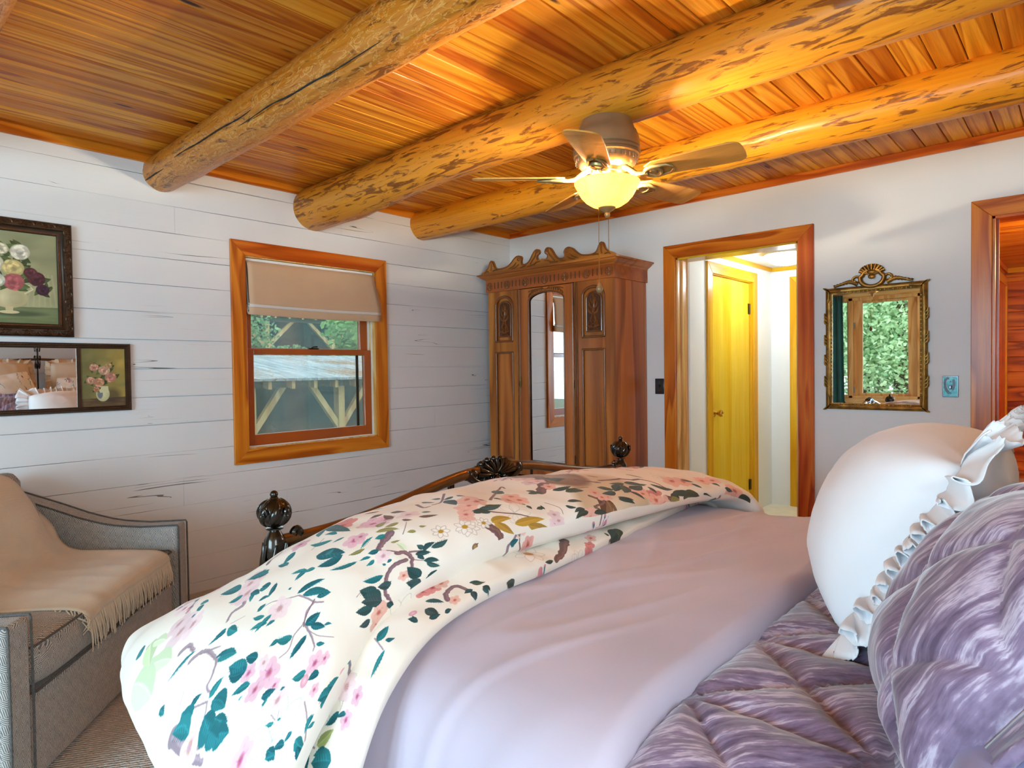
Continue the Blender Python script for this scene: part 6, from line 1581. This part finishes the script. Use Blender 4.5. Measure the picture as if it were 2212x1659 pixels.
for x in (.25, 4.4): m.box(x-.01, YF, 2.39, x+.01, YF+.09, 2.41)
m.build('bracket', M['bronze'], rd, smooth=False)

# ------------------------------------------------------------------ light
wd = bpy.data.worlds.new('daylight'); SC.world = wd; wd.use_nodes = True
nt = wd.node_tree; bg = nt.nodes['Background']
bg.inputs[0].default_value = (.80, .91, 1.0, 1); bg.inputs[1].default_value = 2.3

def light(name, typ, loc, energy, col, rot=(0, 0, 0), **kw):
    l = bpy.data.lights.new(name, typ); l.energy = energy; l.color = col
    for k, v in kw.items(): setattr(l, k, v)
    o = bpy.data.objects.new(name, l); COL.objects.link(o); o.location = loc; o.rotation_euler = rot
    return o
# daylight entering by the big window and the small one, plus added side-window fill
o = light('daylight_big_window', 'AREA', (3.22, YF-.17, 1.53), 165, (.52, .77, 1.0), (radians(90), 0, radians(0)), shape='RECTANGLE', size=2.05, size_y=1.5)
light('added_side_window_fill', 'AREA', (XR+.17, -4.25, 1.475), 18, (.84, .92, 1.0), (0, radians(90), 0), shape='RECTANGLE', size=1.15, size_y=.9)
o = light('portal_small_window', 'AREA', (-.17, (W1[0]+W1[1])/2, 1.39), 1, (1, 1, 1), (0, radians(-90), 0), shape='RECTANGLE', size=1.15, size_y=.93)
o.data.cycles.is_portal = True
o = light('portal_big_window', 'AREA', ((W2[0]+W2[1])/2, YF-.16, 1.53), 1, (1, 1, 1), (radians(90), 0, 0), shape='RECTANGLE', size=3.8, size_y=1.58)
o.data.cycles.is_portal = True
for k in range(3):
    light('fan_bulb', 'POINT', (FX+.085*cos(k*2*pi/3+.6), FYc+.085*sin(k*2*pi/3+.6), 1.986), 115, (1, .84, .60), shadow_soft_size=.02)
light('hall_bulb', 'POINT', (2.03, 1.0, HZ-.13), 14, (.78, .90, 1), shadow_soft_size=.06)
light('den_bulb', 'POINT', (4.2, 1.6, 2.0), 70, (1, .70, .34), shadow_soft_size=.08)

# ------------------------------------------------------------------ camera
cd = bpy.data.cameras.new('camera'); co = bpy.data.objects.new('camera', cd); COL.objects.link(co)
fpx, yaw, pit, rol = 1380.5015, .73846282, -.02187766, -.01350408
cd.sensor_width = 36; cd.lens = fpx/2212*36; cd.clip_start = .02; cd.clip_end = 200
fw = Vector((-sin(yaw)*cos(pit), cos(yaw)*cos(pit), sin(pit))); rt = Vector((cos(yaw), sin(yaw), 0)); up = rt.cross(fw)
r2 = rt*cos(rol)+up*sin(rol); u2 = up*cos(rol)-rt*sin(rol)
mw = Matrix(((r2.x, u2.x, -fw.x, 3.819354), (r2.y, u2.y, -fw.y, -4.191952), (r2.z, u2.z, -fw.z, 1.26), (0, 0, 0, 1)))
co.matrix_world = mw
SC.camera = co
SC.view_settings.view_transform = 'Standard'; SC.view_settings.look = 'None'; SC.view_settings.gamma = 1; SC.view_settings.use_curve_mapping = False
SC.view_settings.exposure = .95
SC.cycles.use_denoising = True
SC.cycles.max_bounces = 10; SC.cycles.diffuse_bounces = 5; SC.cycles.glossy_bounces = 5; SC.cycles.transparent_max_bounces = 12; SC.cycles.transmission_bounces = 6
SC.cycles.sample_clamp_indirect = 6; SC.cycles.caustics_reflective = False; SC.cycles.caustics_refractive = False
